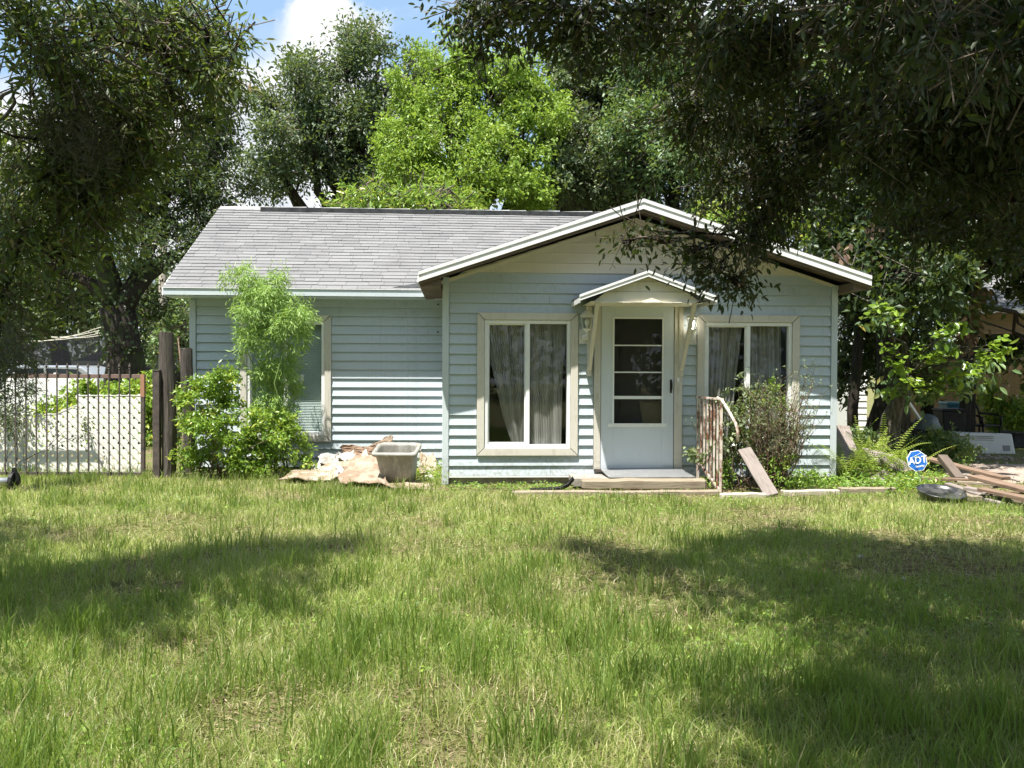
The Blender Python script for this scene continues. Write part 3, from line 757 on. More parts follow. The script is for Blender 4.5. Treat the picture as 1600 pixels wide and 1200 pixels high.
# wall lanterns
def lantern(x, lbl, broken):
    c = hw(x, 0, 1.82)
    L_ = thing('wall_lantern', c, lbl, 'lamp', 'wall lanterns beside the front door', HY)
    L_.parent = None
    MB().box(-.085, .085, -.030, -.0205, 0, .185).build('mounting_block', lampw, L_, bevel=.005)
    MB().lathe([(.045, 0), (.055, .006), (.05, .02), (.025, .03)], (0, 0, 0), 14).build('backplate', lampw, L_, True, loc=(0, -.03, .085)).rotation_euler = (rad(90), 0, 0)
    MB().tube([(0, -.05, .08), (0, -.10, .045), (0, -.145, .05), (0, -.155, .09), (0, -.15, .13)], [.014, .013, .013, .016, .02], 8).build('arm', lampw, L_, True)
    MB().lathe([(.012, -.02), (.024, 0), (.018, .015), (.038, .035), (.055, .05), (.055, .06)], (0, -.15, .13), 8).build('cup', lampw, L_, True)
    cage = MB()
    for k in range(6):
        a = k*math.pi/3+.3; cx, cy = math.cos(a), math.sin(a)
        cage.tube([(.052*cx, -.15+.052*cy, .19), (.075*cx, -.15+.075*cy, .30), (.078*cx, -.15+.078*cy, .335)], .0035, 4)
    cage.lathe([(.080, .332), (.084, .335), (.084, .343), (.080, .346)], (0, -.15, 0), 6)
    cage.build('cage', lampw, L_)
    MB().lathe([(.046, .19), (.068, .30), (.072, .335)], (0, -.15, 0), 6).build('glass_body', lampglass, L_)
    b = MB().lathe([(.012, 0), (.014, .03), (.026, .06), (.03, .085), (.022, .105), (.006, .115)], (0, -.15, .19), 12)
    if broken:
        e = bpy.data.materials.new('lit_bulb'); e.use_nodes = True; e.node_tree.nodes['Principled BSDF'].inputs['Emission Color'].default_value = (1, .93, .8, 1); e.node_tree.nodes['Principled BSDF'].inputs['Emission Strength'].default_value = 9
        b.build('bulb', e, L_, True)
        MB().lathe([(.078, .347), (.07, .36), (.03, .368)], (0, -.15, 0), 6).build('lid', lampw, L_)
    else:
        b.build('bulb', white, L_, True)
        MB().lathe([(.092, .347), (.086, .36), (.064, .385), (.038, .41), (.016, .425), (.012, .44), (.018, .452), (.010, .465), (.004, .49)], (0, -.15, 0), 12).build('cap', lampw, L_, True)
lantern(1.838, 'white wall lantern with a pointed cap, unlit, left of the front door', False)
lantern(3.205, 'white wall lantern with a glowing bulb and no pointed cap, right of the front door', True)

# ------------------------------------------------------------------ step, ramp, timbers
timber = M_wood('weathered_timber', (.13, .10, .07), (.42, .36, .27), 4)
timberp = M_wood('pale_timber', (.30, .25, .19), (.62, .56, .46), 4)
redwood = M_wood('reddish_timber', (.075, .05, .035), (.31, .215, .155), 3)
greyw = M_wood('grey_timber', (.11, .095, .085), (.36, .31, .28), 5)
postw = M_wood('post_wood', (.055, .043, .035), (.20, .16, .13), 5)
def board(name, p, q, wd, th, mat, label, cat, group=None, up=(0, 0, 1), rough=.0, seed=0, bevel=.006):
    p, q = Vector(p), Vector(q); d = q-p; L = d.length; o = None
    n = 8; rg_ = random.Random(seed); mb = MB(); rings = []
    for i in range(n+1):
        t = i/n; x = L*t; j = rough*.5
        ya, yb_, za, zb_ = [rg_.uniform(-j, j)+.0 for _ in range(4)]
        rings.append([(x+(rg_.uniform(-j, j)*2 if i in (0, n) else 0), -wd/2+ya, -th/2+za), (x, wd/2+yb_, -th/2+za), (x+(rg_.uniform(-j, j)*2 if i in (0, n) else 0), wd/2+yb_, th/2+zb_), (x, -wd/2+ya, th/2+zb_)])
    for i in range(n):
        k = len(mb.v); mb.v += rings[i]+rings[i+1]
        mb.f += [(k, k+1, k+5, k+4), (k+1, k+2, k+6, k+5), (k+2, k+3, k+7, k+6), (k+3, k, k+4, k+7)]
        if i == 0: mb.f.append((k+3, k+2, k+1, k))
        if i == n-1: mb.f.append((k+4, k+5, k+6, k+7))
    o = mb.build(name, mat); 
    import bmesh
    bm = bmesh.new(); bm.from_mesh(o.data); bmesh.ops.remove_doubles(bm, verts=bm.verts, dist=.0004); bm.to_mesh(o.data); bm.free()
    xa = d.normalized(); ya = Vector(up).cross(xa).normalized(); za = xa.cross(ya)
    mt = Matrix((xa, ya, za)).transposed().to_4x4(); mt.translation = p; o.matrix_world = mt
    b = o.modifiers.new('bevel', 'BEVEL'); b.width = bevel; b.segments = 1; b.limit_method = 'ANGLE'
    return tag(o, label, cat, group)
slab = MB().box(1.63, 3.12, -.47, -.035, .02, .135); o = slab.build('door_slab', concrete, None, bevel=.012); o.matrix_world = HW; tag(o, 'low concrete door slab under the metal ramp', 'step')
board('step_timber', hw(1.72, -.58, .075), hw(3.27, -.60, .07), .15, .145, timber, 'thick round-edged wooden step beam in front of the door slab', 'beam', rough=.012, seed=1, bevel=.03)
ramp = thing('threshold_ramp', hw(2.50, -.30, .13), 'ribbed silver metal threshold ramp in front of the door', 'ramp', rz=HY)
alum = principled('ribbed_aluminium', lambda t, co: t.ramp(t.noise(co, 15, 4), [(.3, (.26, .26, .255)), (.7, (.42, .42, .41))]), .5, .4, .3)
RX0, RX1 = -.50, .58
m = MB().hexa([(-.46, .23, .062), (.59, .23, .062), (.64, -.29, .022), (-.44, -.29, .022)], [(-.46, .23, .075), (.59, .23, .075), (.64, -.29, .030), (-.44, -.29, .030)]); m.build('deck_plate', alum, ramp)
m = MB()
for i in range(38):
    t = (i+.5)/38; xt, xb = -.46+1.05*t, -.44+1.08*t
    m.hexa([(xt-.006, .225, .0752), (xt+.006, .225, .0752), (xb+.006, -.285, .0305), (xb-.006, -.285, .0305)], [(xt-.004, .225, .082), (xt+.004, .225, .082), (xb+.004, -.285, .037), (xb-.004, -.285, .037)])
m.build('ribs', MATS['galvanised'] if 'galvanised' in MATS else principled('galvanised', lambda t, co: (.42, .44, .46), .35, .5, .7), ramp)
for (px0, px1, py, lab, mt_, ht, sd_) in (
    (800, 1122, 775, 'long half-buried edging timber in front of the step', timber, .07, 11),
    (1126, 1196, 780, 'short pale split edging timber beside the leaning plank', timberp, .08, 12),
    (1222, 1310, 775, 'edging timber right of the leaning plank', timberp, .08, 13),
    (1312, 1398, 772, 'rightmost weathered edging timber beside the ferns', timber, .09, 14)):
    p, q = gr(px0, py), gr(px1, py-1); p.z = q.z = ht*.35
    board('edging_timber', p, q, .10, ht, mt_, lab, 'timber', 'edging timbers along the flower bed', rough=.012, seed=sd_, bevel=.012)
p = gr(1206, 779); q = at(1163, 702, 11.05); p.z = .03
board('leaning_plank', p, q, .165, .04, greyw, 'grey plank leaning against the twiggy shrub beside the steps', 'plank', up=(-.12, -.75, .6), seed=5, rough=.004)
# black downspout piece lying left of the step
c = gr(865, 770)
m = MB(); pts = [(-.28, 0, .012), (-.10, .02, .016), (.08, .03, .03), (.18, .05, .075), (.25, .08, .15)]; prof = [(-.075, .03), (-.07, 0), (0, -.004), (.07, 0), (.075, .03)]
for i, p_ in enumerate(pts):
    for (a, b) in prof: m.v.append((p_[0]-b*.3, p_[1]+a, p_[2]+b))
    for (a, b) in prof: m.v.append((p_[0]-b*.3, p_[1]+a*.93, p_[2]+b+.006))
for i in range(len(pts)-1):
    for j in range(4):
        a = i*10+j; m.f.append((a, a+1, a+11, a+10)); a += 5; m.f.append((a+1, a, a+10, a+11))
o = m.build('downspout_piece', blackm, None, True, loc=c); tag(o, 'curved black plastic downspout piece lying left of the step beam', 'downspout')

# rusty handrail
rl = thing('handrail', hw(3.33, -.30, 0), 'rusty white iron handrail with vertical bars right of the door step', 'handrail', rz=HY)
xs0 = [.0, .055, .105, .155, .205, .25, .29]
TT = [(-.06, .10, 1.12), (.34, -.42, 1.02)]
def rpt(t, z): return (-.055+.085*t, .10-.72*t, z)
bars = 8
for i in range(bars):
    t = i/(bars-1); zt = 1.115; zbm = .30-.28*t if i < bars-1 else -.05
    if i == 0: zbm = .1
    m = MB(); p0, p1 = rpt(t, zbm), rpt(t, zt); s = .010 if i not in (0, bars-1) else .015
    m.box(p0[0]-s, p0[0]+s, p0[1]-s, p0[1]+s, zbm, zt); m.build('bar', rusty, rl)
MB().beam(rpt(-.03, 1.137), rpt(1.03, 1.137), .045, .022).build('top_rail', rusty, rl)
MB().beam(rpt(.0, .31), rpt(1.0, .02), .02, .03).build('bottom_rail', rusty, rl)
MB().tube([rpt(.85, 1.15), rpt(1.03, 1.12), (.09, -.72, 1.0), (.15, -.80, .86), (.17, -.83, .76), (.165, -.83, .64)], .019, 8).build('curved_handle', rusty, rl, True)

# ------------------------------------------------------------------ gate and posts on the left
GY = 12.0
gate = thing('gate', (at(110, 750, GY).x, GY, 0), 'wide dark metal picket gate with brown top rail in front of white lattice', 'gate')
gx0 = gate.location.x
def gl(px, py, y=GY): v = at(px, py, y); return (v.x-gx0, v.z)
xr, ztop = gl(226, 585)
xl_ = gl(-60, 585)[0]
fin = MB().lathe([(.006, 0), (.016, .012), (.006, .022), (.016, .034), (.018, .045), (.004, .09)], (0, 0, 0), 6).mesh('finial', darksteel)
pk = MB().box(-.0075, .0075, -.0075, .0075, 0, 1); pk = pk.mesh('picket', darksteel)
zt_r = ztop
i = 0; px = 204.0
while px > -62:
    x, zt = gl(px, 576); o = bpy.data.objects.new('picket', pk); lk(o, gate); o.location = (x, -.03, .02); hh = ztop+.06-.02; o.scale = (1, 1, hh)
    fo = bpy.data.objects.new('finial', fin); lk(fo, o); fo.location = (0, 0, 1); fo.scale = (1, 1, 1/hh)
    px -= 16.2; i += 1
MB().box(xl_, xr-.052, -.018, .028, ztop-.055, ztop).build('top_rail', railbrown, gate, bevel=.004)
MB().box(xl_, xr-.052, -.018, .028, .03, .08).build('bottom_rail', darksteel, gate, bevel=.004)
st = MB().box(xr-.05, xr, -.02, .03, .02, ztop).build('stile', darksteel, gate, bevel=.004)
MB().box(xr-.051, xr+.001, -.021, .031, ztop-.30, ztop+.001).build('rusty_stile_top', rustrail, st)
MB().tube([(xr, 0, 1.28), (xr+.04, 0, 1.30), (xr+.06, 0, 1.27)], .008, 6).build('latch', darksteel, gate)
p = at(245.5, 750, 12.05)
m = MB().box(-.046, .046, -.04, .04, 0, 1.44); m.box(-.05, .05, -.045, .045, 1.44, 1.455); o = m.build('gate_post', darksteel, None, bevel=.005, loc=(p.x, 12.05, 0)); tag(o, 'square dark steel gate post next to the tall wooden post', 'post')
def wood_post(px, Y, r, h, label, mat=postw, cat='post'):
    p = at(px, 750, Y); rg_ = random.Random(int(px)); n = 14; mb = MB()
    for i in range(9):
        z_ = h*i/8
        for j in range(n):
            a = 2*math.pi*j/n; q = r*(1+.05*math.sin(j*2.3+i*.4)+rg_.uniform(-.03, .03)); mb.v.append((q*math.cos(a)+.02*math.sin(i*.6), q*math.sin(a), z_+(rg_.uniform(-.01, .01) if i == 8 else 0)))
    for i in range(8):
        for j in range(n):
            a = i*n+j; b = i*n+(j+1) % n; mb.f.append((a, b, b+n, a+n))
    mb.f.append(tuple(8*n+j for j in range(n)))
    o = mb.build('wooden_post', mat, None, loc=(p.x, Y, -.02)); return tag(o, label, cat)
postv = principled('round_post_bark', lambda t, co: [t.ramp(t.noise(t.mapping(co, (9, 9, .9)), 4, 7, .7), [(.3, (.028, .025, .023)), (.7, (.15, .13, .115))]), (t.noise(t.mapping(co, (9, 9, .9)), 4, 7, .7), .8, .02)], .9, .1)
wood_post(263, 12.15, .095, 1.98, 'tall thick weathered round wooden post beside the gate', postv)
wood_post(294, 12.7, .083, 1.78, 'shorter round wooden post next to the house corner', postv)
# pipe by the gate
p = gr(4, 764)
t_ = thing('metal_pipe', (p.x, p.y, .09), 'short grey metal pipe with black end flange in grass by the gate', 'pipe')
MB().tube([(-.5, 0, 0), (.12, 0, 0)], .05, 12).build('tube', MATS['galvanised'], t_, True)
MB().tube([(.12, 0, .0), (.16, 0, .0)], .12, 14).build('flange', blackm, t_)
MB().prism([(.10, 0), (.20, 0), (.16, .17), (.13, .17)], -.02, .02).build('bracket', blackm, t_)

# lattice panels leaning behind the gate
latm = M_paint('white_lattice', (.74, .73, .68), (.40, .37, .27), .55, .5, 5)
def lattice(outline, Y, lean, label, seed, cell=.10):
    """diagonal laths clipped to a polygon given in picture points at depth Y"""
    pts = [at(px, py, Y) for px, py in outline]; poly = [(p_.x, p_.z) for p_ in pts]; cx = sum(p_[0] for p_ in poly)/len(poly)
    root = thing('lattice_panel', (cx, Y, 0), label, 'lattice', 'white lattice panels behind the gate')
    poly = [(x-cx, z_) for x, z_ in poly]
    def clip_line(ax, az, dx, dz):
        ts = []
        for i in range(len(poly)):
            x1, z1_ = poly[i]; x2, z2 = poly[(i+1) % len(poly)]; ex_, ez = x2-x1, z2-z1_; den = dx*ez-dz*ex_
            if abs(den) < 1e-9: continue
            t = ((x1-ax)*ez-(z1_-az)*ex_)/den; u = ((x1-ax)*dz-(z1_-az)*dx)/den
            if 0 <= u < 1: ts.append(t)
        ts.sort(); return list(zip(ts[0::2], ts[1::2]))
    for layer, s_ in enumerate((1, -1)):
        mb = MB(); dx, dz = math.sqrt(.5), math.sqrt(.5)*s_; nxp, nzp = -dz, dx
        for k in range(-60, 60):
            o_ = k*cell
            for t0, t1 in clip_line(nxp*o_, nzp*o_, dx, dz):
                if t1-t0 < .02: continue
                wv = cell*.33
                a = (nxp*o_+dx*t0, nzp*o_+dz*t0); b = (nxp*o_+dx*t1, nzp*o_+dz*t1); y0 = -.006*layer; y1 = y0-.005
                c4 = [(a[0]+nxp*wv, a[1]+nzp*wv), (b[0]+nxp*wv, b[1]+nzp*wv), (b[0]-nxp*wv, b[1]-nzp*wv), (a[0]-nxp*wv, a[1]-nzp*wv)]
                mb.hexa([(q[0], y0+q[1]*lean, q[1]) for q in c4], [(q[0], y1+q[1]*lean, q[1]) for q in c4])
        tag(mb.build('laths', latm, root), kind='stuff')
    mb = MB()
    for i in range(len(poly)):
        a, b = poly[i], poly[(i+1) % len(poly)]; mb.beam((a[0], -.006+a[1]*lean, a[1]), (b[0], -.006+b[1]*lean, b[1]), .014, .02, (0, 1, 0))
    mb.build('edge_strip', latm, root)
lattice([(118, 618), (221, 618), (222, 750), (165, 750), (160, 740)], 12.55, .03, 'tall white lattice panel at the right end behind the gate', 1)
lattice([(-40, 650), (30, 649), (86, 647), (118, 633), (121, 640), (138, 672), (148, 705), (165, 748), (168, 752), (-40, 752)], 12.35, .05, 'long white lattice panel with a sloping top edge at the left behind the gate', 2, .094)

# ------------------------------------------------------------------ tub and cardboard heap
tubm = principled('grey_tub_plastic', lambda t, co: [t.mix(t.smooth(t.noise(t.mapping(co, (3, 3, 1)), 4, 6, .7), .45, .7), (.25, .245, .215), (.42, .41, .37)), (t.noise(co, 18, 5, .6), .3, .004)], .55, .35)
c = gr(621, 759); tub = thing('plastic_tub', (c.x, c.y+.14, .03), 'empty dirty grey plastic tub with dented rim standing on the cardboard', 'tub', rz=rad(-6))
tub.rotation_euler = (rad(13), 0, rad(-6))
def rrect(a, b, z, r=.05, n=4, wob=0):
    P = []
    for (cx, cy, a0) in ((a-r, b-r, 0), (-a+r, b-r, 90), (-a+r, -b+r, 180), (a-r, -b+r, 270)):
        for k in range(n+1):
            an = rad(a0+90*k/n); P.append((cx+r*math.cos(an)+wob*math.sin(9*z+cy*7), cy+r*math.sin(an)+wob*math.cos(z*8+cx*5), z))
    return P
lv = [(.185, .145, .0), (.215, .17, .15), (.235, .19, .30), (.248, .20, .40), (.252, .205, .42), (.285, .235, .425), (.287, .238, .455), (.255, .205, .46), (.243, .195, .41), (.225, .18, .28), (.18, .14, .015)]
m = MB(); n = 20
for i, (a, b, z_) in enumerate(lv): m.v += rrect(a, b, z_+.01*math.sin(i), .06, 4, .007)
for i in range(len(lv)-1):
    for j in range(n):
        k = i*n+j; k2 = i*n+(j+1) % n; m.f.append((k, k2, k2+n, k+n))
m.f.append(tuple(range(n-1, -1, -1))); m.f.append(tuple((len(lv)-1)*n+j for j in range(n)))
m.build('body', tubm, tub, True)
MB().beam((-.29, 0, .415), (-.29, .09, .415), .02, .03).build('grip', tubm, tub); MB().beam((.29, 0, .415), (.29, .09, .415), .02, .03).build('grip', tubm, tub)

card = principled('wet_cardboard', lambda t, co: [t.mix(t.smooth(t.noise(co, 5, 6, .6), .42, .62), (.27, .215, .15), (.44, .385, .31)), (t.noise(t.mapping(co, (1, 1, 1)), 11, 7, .75), 1.0, .03)], .9, .1)
cardr = principled('reddish_cardboard', lambda t, co: [t.mix(t.smooth(t.noise(co, 5, 6, .6), .40, .65), (.26, .19, .135), (.40, .32, .25)), (t.noise(co, 11, 7, .75), 1.0, .03)], .9, .1)
cardb = principled('brown_board', lambda t, co: t.mix(t.smooth(t.noise(co, 6, 6, .6), .40, .65), (.20, .13, .09), (.34, .24, .17)), .8, .2)
plast = principled('plaster_sheet', lambda t, co: [t.mix(t.smooth(t.noise(co, 8, 6, .7), .45, .75), (.46, .44, .40), (.24, .21, .17)), (t.noise(co, 14, 5), .4, .01)], .85, .2)
def sheet(name, cor, mat, label, cat, amp=.02, seed=0, th=.012, group=None, n=13):
    """crumpled sheet between four corners (3D)"""
    a, b, c_, d_ = [Vector(q) for q in cor]; rg_ = np.random.default_rng(seed); root = (a+b+c_+d_)/4; root.z = min(q.z for q in (a, b, c_, d_))
    nn_ = (b-a).cross(d_-a).normalized(); V = []; ph = rg_.random(4)*6
    for j in range(n):
        for i in range(n):
            u, v = i/(n-1), j/(n-1); e = .04*math.sin(u*13+ph[0]+seed)*(j in (0, n-1)); e2 = .05*math.sin(v*11+ph[1])*(i in (0, n-1))
            p_ = a.lerp(b, u+e2).lerp(d_.lerp(c_, u+e2), v+e)
            h_ = amp*(math.sin(u*5+ph[2])+math.sin(v*6+ph[3]+u*2)+rg_.normal()*.55+.9*abs(math.sin(u*4+v*5+ph[0])))
            V.append(p_+nn_*h_-root)
    mb = MB(); mb.v = [tuple(q) for q in V]
    for j in range(n-1):
        for i in range(n-1): k = j*n+i; mb.f += [(k, k+1, k+n+1), (k, k+n+1, k+n)]
    o = mb.build(name, mat, None, False, loc=root)
    s_ = o.modifiers.new('solid', 'SOLIDIFY'); s_.thickness = th; s_.offset = 0
    return tag(o, label, cat, group)
def gz(px, py, z_): return gr(px, py, z_)
hg = 'flattened cartons heaped by the wall'
sheet('cardboard_sheet', [gz(438, 750, .05), gz(520, 752, .04), at(545, 722, 12.3), at(480, 728, 12.5)], card, 'tan cardboard sheet lying flat nearest the leafy bush', 'cardboard', .016, 1, group=hg)
sheet('cardboard_sheet', [gz(528, 756, .05), gz(612, 762, .05), at(592, 716, 12.2), at(540, 718, 12.3)], cardr, 'reddish brown cardboard sheet sloping down in front of the heap', 'cardboard', .018, 2, group=hg)
sheet('cardboard_sheet', [gz(596, 762, .03), gz(676, 765, .03), gz(672, 752, .03), gz(600, 750, .03)], cardr, 'flat cardboard sheet under the grey tub', 'cardboard', .008, 3, group=hg)
sheet('brown_panel', [at(534, 712, 12.6), at(584, 722, 12.5), at(586, 700, 12.6), at(533, 694, 12.65)], cardb, 'dark brown board standing up behind the carton heap', 'board', .01, 4, group=hg)
sheet('brown_panel', [at(572, 708, 12.75), at(622, 704, 12.7), at(611, 680, 12.75), at(570, 701, 12.8)], cardr, 'pointed tan board leaning on the wall behind the tub', 'board', .008, 5, group=hg)
sheet('cardboard_sheet', [at(655, 742, 12.1), at(688, 742, 12.2), at(676, 712, 12.8), at(656, 709, 12.8)], card, 'tan cardboard leaning on the wall right of the tub', 'cardboard', .02, 6, group=hg)
for i, (cs_, lb) in enumerate(((((496, 726), (540, 722), (535, 706), (500, 712)), 'white crumpled sheet on the left of the carton heap'),
        (((556, 724), (584, 724), (572, 706), (562, 716)), 'small pointed white scrap left of the tub'),
        (((500, 752), (530, 752), (534, 744), (502, 744)), 'white torn sheet lying between the two tan cartons'),
        (((552, 762), (582, 764), (578, 748), (556, 747)), 'curled white paper scrap in the grass before the tub'),
        (((530, 715), (555, 722), (552, 706), (528, 708)), 'folded white sheet in the middle of the heap'),
        (((470, 740), (506, 738), (498, 724), (476, 728)), 'pale bent scrap at the left end of the heap beside the bush'),
        (((528, 740), (548, 744), (545, 728), (524, 730)), 'narrow pale strip on the fold between the two big cartons'),
        (((560, 738), (590, 740), (586, 730), (562, 728)), 'thin pale flake on the sloping reddish carton'),
        (((660, 756), (682, 754), (676, 746), (658, 748)), 'small pale fragment right of the tub by the wall corner'))):
    Yb = {2: 11.6, 3: 11.6, 5: 12.0, 6: 11.9, 7: 11.9, 8: 11.7}.get(i, 12.35)
    q = [at(*cs_[0], Yb), at(*cs_[1], Yb), at(*cs_[2], Yb+.2), at(*cs_[3], Yb+.2)]
    sheet('plaster_scrap', q, plast, lb, 'scrap', .018, 20+i, .008, hg, 9)

# ------------------------------------------------------------------ yard clutter on the right
def loc_thing(name, px, py, label, cat, group=None, rz=0, z=0):
    p = gr(px, py, z); return thing(name, p, label, cat, group, rz), p
# yard sign
sg, p = loc_thing('yard_sign', 1441, 760, 'small blue octagonal alarm company yard sign with white letters on a stake', 'sign')
blue = principled('sign_blue', lambda t, co: t.mix(t.smooth(t.noise(co, 40, 4, .7), .52, .62), (.012, .11, .42), (.04, .18, .50)), .4, .4)
signw = principled('sign_white', lambda t, co: (.78, .80, .82), .4, .4)
oc = lambda r: [(r*math.cos(rad(22.5+45*k)), r*math.sin(rad(22.5+45*k))) for k in range(8)]
fc = bpy.data.objects.new('face', None); lk(fc, sg); fc.location = (-.07, 0, .33); fc.rotation_euler = (rad(-12), rad(-8), rad(8))
MB().prism(oc(.142), 0, .008).build('border', signw, fc); MB().prism(oc(.132), -.003, -.0005).build('plate', blue, fc)
def text(s, size, x, z, mat, parent, y=-.006, name='lettering', shear=.0, ext=.001):
    cu = bpy.data.curves.new(name, 'FONT'); cu.body = s; cu.size = size; cu.align_x = 'CENTER'; cu.extrude = ext; cu.shear = shear; cu.offset = size*.018
    cu.materials.append(mat); tmp = bpy.data.objects.new('tmp', cu); COL.objects.link(tmp); bpy.context.view_layer.update()
    me = bpy.data.meshes.new_from_object(tmp.evaluated_get(bpy.context.evaluated_depsgraph_get())); bpy.data.objects.remove(tmp); me.name = name
    if not me.materials: me.materials.append(mat)
    o = bpy.data.objects.new(name, me); lk(o, parent); o.location = (x, y, z); o.rotation_euler = (rad(90), 0, 0); return o
text('ADT', .125, 0, -.035, signw, fc, shear=.15)
text('Security', .036, .02, -.083, signw, fc)
MB().beam((-.085, 0, .045), (.085, 0, .095), .004, .012, (0, 1, 0)).build('stripe', signw, fc)
MB().tube([(0, .012, -.05), (-.05, .015, .25)], .009, 6).build('stake', signw, sg)
# black round tub lid
o = MB().lathe([(.20, 0), (.235, .02), (.25, .075), (.262, .085), (.262, .095), (.245, .095), (.235, .075), (.20, .055), (.05, .05)], (0, 0, 0), 28).build('black_basin', principled('black_rubber', lambda t, co: t.mix(t.smooth(t.noise(co, 9, 6), .4, .65), (.014, .015, .016), (.07, .07, .07)), .3, .5), None, True)
p = gr(1469, 785); o.location = p+Vector((0, 0, .04)); o.rotation_euler = (rad(11), rad(2), 0); tag(o, 'shallow round black plastic basin in the grass before the lumber', 'basin')
# lumber pile : (start px,py,Y, end px,py,Y, width, thick, mat, label)
lum = [((1448, 716, .24), (1572, 748, .12), .15, .045, redwood, 'reddish board on top of the lumber pile, pointing to the upper left'),
       ((1522, 745, .20), (1660, 780, .10), .19, .045, redwood, 'wide reddish board at the right edge of the lumber pile'),
       ((1440, 747, .12), (1526, 751, .13), .10, .04, redwood, 'short level board right of the blue sign stake'),
       ((1472, 714, .34), (1500, 750, .10), .12, .08, postw, 'dark knotty stub standing up in the lumber pile'),
       ((1508, 763, .12), (1592, 779, .07), .10, .05, greyw, 'grey split board low in the lumber pile'),
       ((1480, 757, .12), (1535, 776, .06), .09, .05, greyw, 'grey board sloping behind the black basin'),
       ((1496, 753, .10), (1560, 757, .10), .11, .04, timber, 'weathered board lying across the back of the pile'),
       ((1535, 779, .05), (1566, 788, .03), .07, .04, greyw, 'small grey board end in the grass before the pile'),
       ((1500, 774, .07), (1528, 780, .07), .12, .06, timber, 'stubby board end right of the black basin'),
       ((1556, 778, .06), (1660, 790, .05), .08, .05, timber, 'thin board along the front of the lumber pile'),
       ((1532, 764, .15), (1650, 790, .08), .13, .045, redwood, 'reddish board under the wide right one in the pile')]
for i, (a, b, wd, th, mt, lb) in enumerate(lum):
    board('lumber_board', gr(*a), gr(*b), wd, th, mt, lb, 'board', 'discarded boards in the lumber pile', rough=.006, seed=40+i, bevel=.006)
for i, (a, b) in enumerate([((1500, 741), (1528, 747)), ((1548, 762), (1580, 759)), ((1508, 757), (1520, 764)), ((1536, 771), (1570, 768)), ((1512, 733), (1526, 745)), ((1574, 769), (1610, 772)), ((1560, 742), (1592, 752)), ((1450, 760), (1470, 764))]):
    board('wood_splinter', gr(*a, .12 if i != 7 else .05), gr(*b, .09 if i != 7 else .03), .035, .02, (greyw, timber, redwood)[i % 3],
          ('grey splinter between the knotty stub and the short level board', 'weathered splinter on the low split board at the pile centre', 'small reddish splinter just behind the black basin', 'grey splinter near the stubby board end',
           'weathered splinter behind the top reddish board', 'reddish splinter on the wide right board', 'grey splinter at the upper back of the lumber pile', 'weathered splinter in the weeds below the blue sign')[i],
          'splinter', 'wood splinters in the lumber pile', rough=.004, seed=140+i, bevel=.003)
# weathered slabs left, among the ferns
for i, (a, b, wd, th, lb) in enumerate([((1290, 730, 12.2), (1322, 700, 12.5), .30, .05, 'weathered board tilted against the house corner among the ferns'),
        ((1335, 708, 12.6), (1395, 722, 12.3), .34, .06, 'broad grey slab under the middle fern fronds'),
        ((1368, 742, 11.9), (1414, 758, 11.6), .34, .05, 'broad cracked grey slab left of the blue sign'),
        ((1385, 716, 12.3), (1420, 738, 12.0), .26, .05, 'grey slab just left of and behind the blue sign'),
        ((1304, 664, 13.4), (1318, 712, 13.0), .45, .04, 'brown sheet leaning in the shade beside the house corner')]):
    board('slab_board', at(*a), at(*b), wd, th, greyw, lb, 'board', 'old slabs among the ferns', up=(.1, -.5, .8), rough=.012, seed=60+i, bevel=.008)

# white appliance cover
ap, p = loc_thing('air_conditioner_cover', 1541, 709, 'grey white plastic appliance cover with grooves lying beside the rubble', 'appliance')
s = (14.9/1400)
acm = M_paint('appliance_plastic', (.66, .66, .65), (.3, .28, .24), .5, .45, 6)
ww, hh_ = .50, .37
m = MB().hexa([(-ww, -.02, 0), (ww+.03, -.02, -.02), (ww+.03, .5, -.02), (-ww, .5, 0)], [(-ww+.01, .03, hh_), (ww-.02, .03, hh_-.01), (ww-.05, .45, hh_-.03), (-ww+.05, .45, hh_)]); m.build('shell', acm, ap, bevel=.03)
for k in range(4):
    MB().beam((-ww+.03, .012+.004*k-.003, hh_-.05-.035*k), (.14, .012+.004*k-.003, hh_-.06-.035*k), .012, .009).build('groove', M_paint('groove_grey', (.3, .3, .3), (.2, .2, .2), .2) if 'groove_grey' not in MATS else MATS['groove_grey'], ap)
MB().box(.30, .42, -.014, .02, .05, .15).build('recess', MATS['groove_grey'], ap)
# trash bins, grey covered thing, chair
def bin_(px, py, Yd, w_, h_, mat, lidm, label):
    p_ = at(px, py, Yd); t = thing('storage_bin', (p_.x, Yd, 0), label, 'bin')
    h_ = p_.z
    MB().hexa([(-w_*.42, -w_*.42, .02), (w_*.42, -w_*.42, .02), (w_*.42, w_*.42, .02), (-w_*.42, w_*.42, .02)], [(-w_*.5, -w_*.5, h_-.05), (w_*.5, -w_*.5, h_-.05), (w_*.5, w_*.5, h_-.05), (-w_*.5, w_*.5, h_-.05)]).build('body', mat, t, bevel=.02)
    MB().box(-w_*.54, w_*.54, -w_*.54, w_*.54, h_-.05, h_).build('lid', lidm, t, bevel=.015)
tealm = principled('teal_plastic', lambda t, co: (.03, .17, .25), .4, .5)
bin_(1488, 628, 17.5, .36, 1, tealm, principled('teal_lid', lambda t, co: (.10, .30, .38), .4, .4), 'teal plastic tote standing behind the black bin')
bin_(1483, 638, 16.7, .42, 1, blackm, blackm, 'black plastic bin left of the dark carport post')
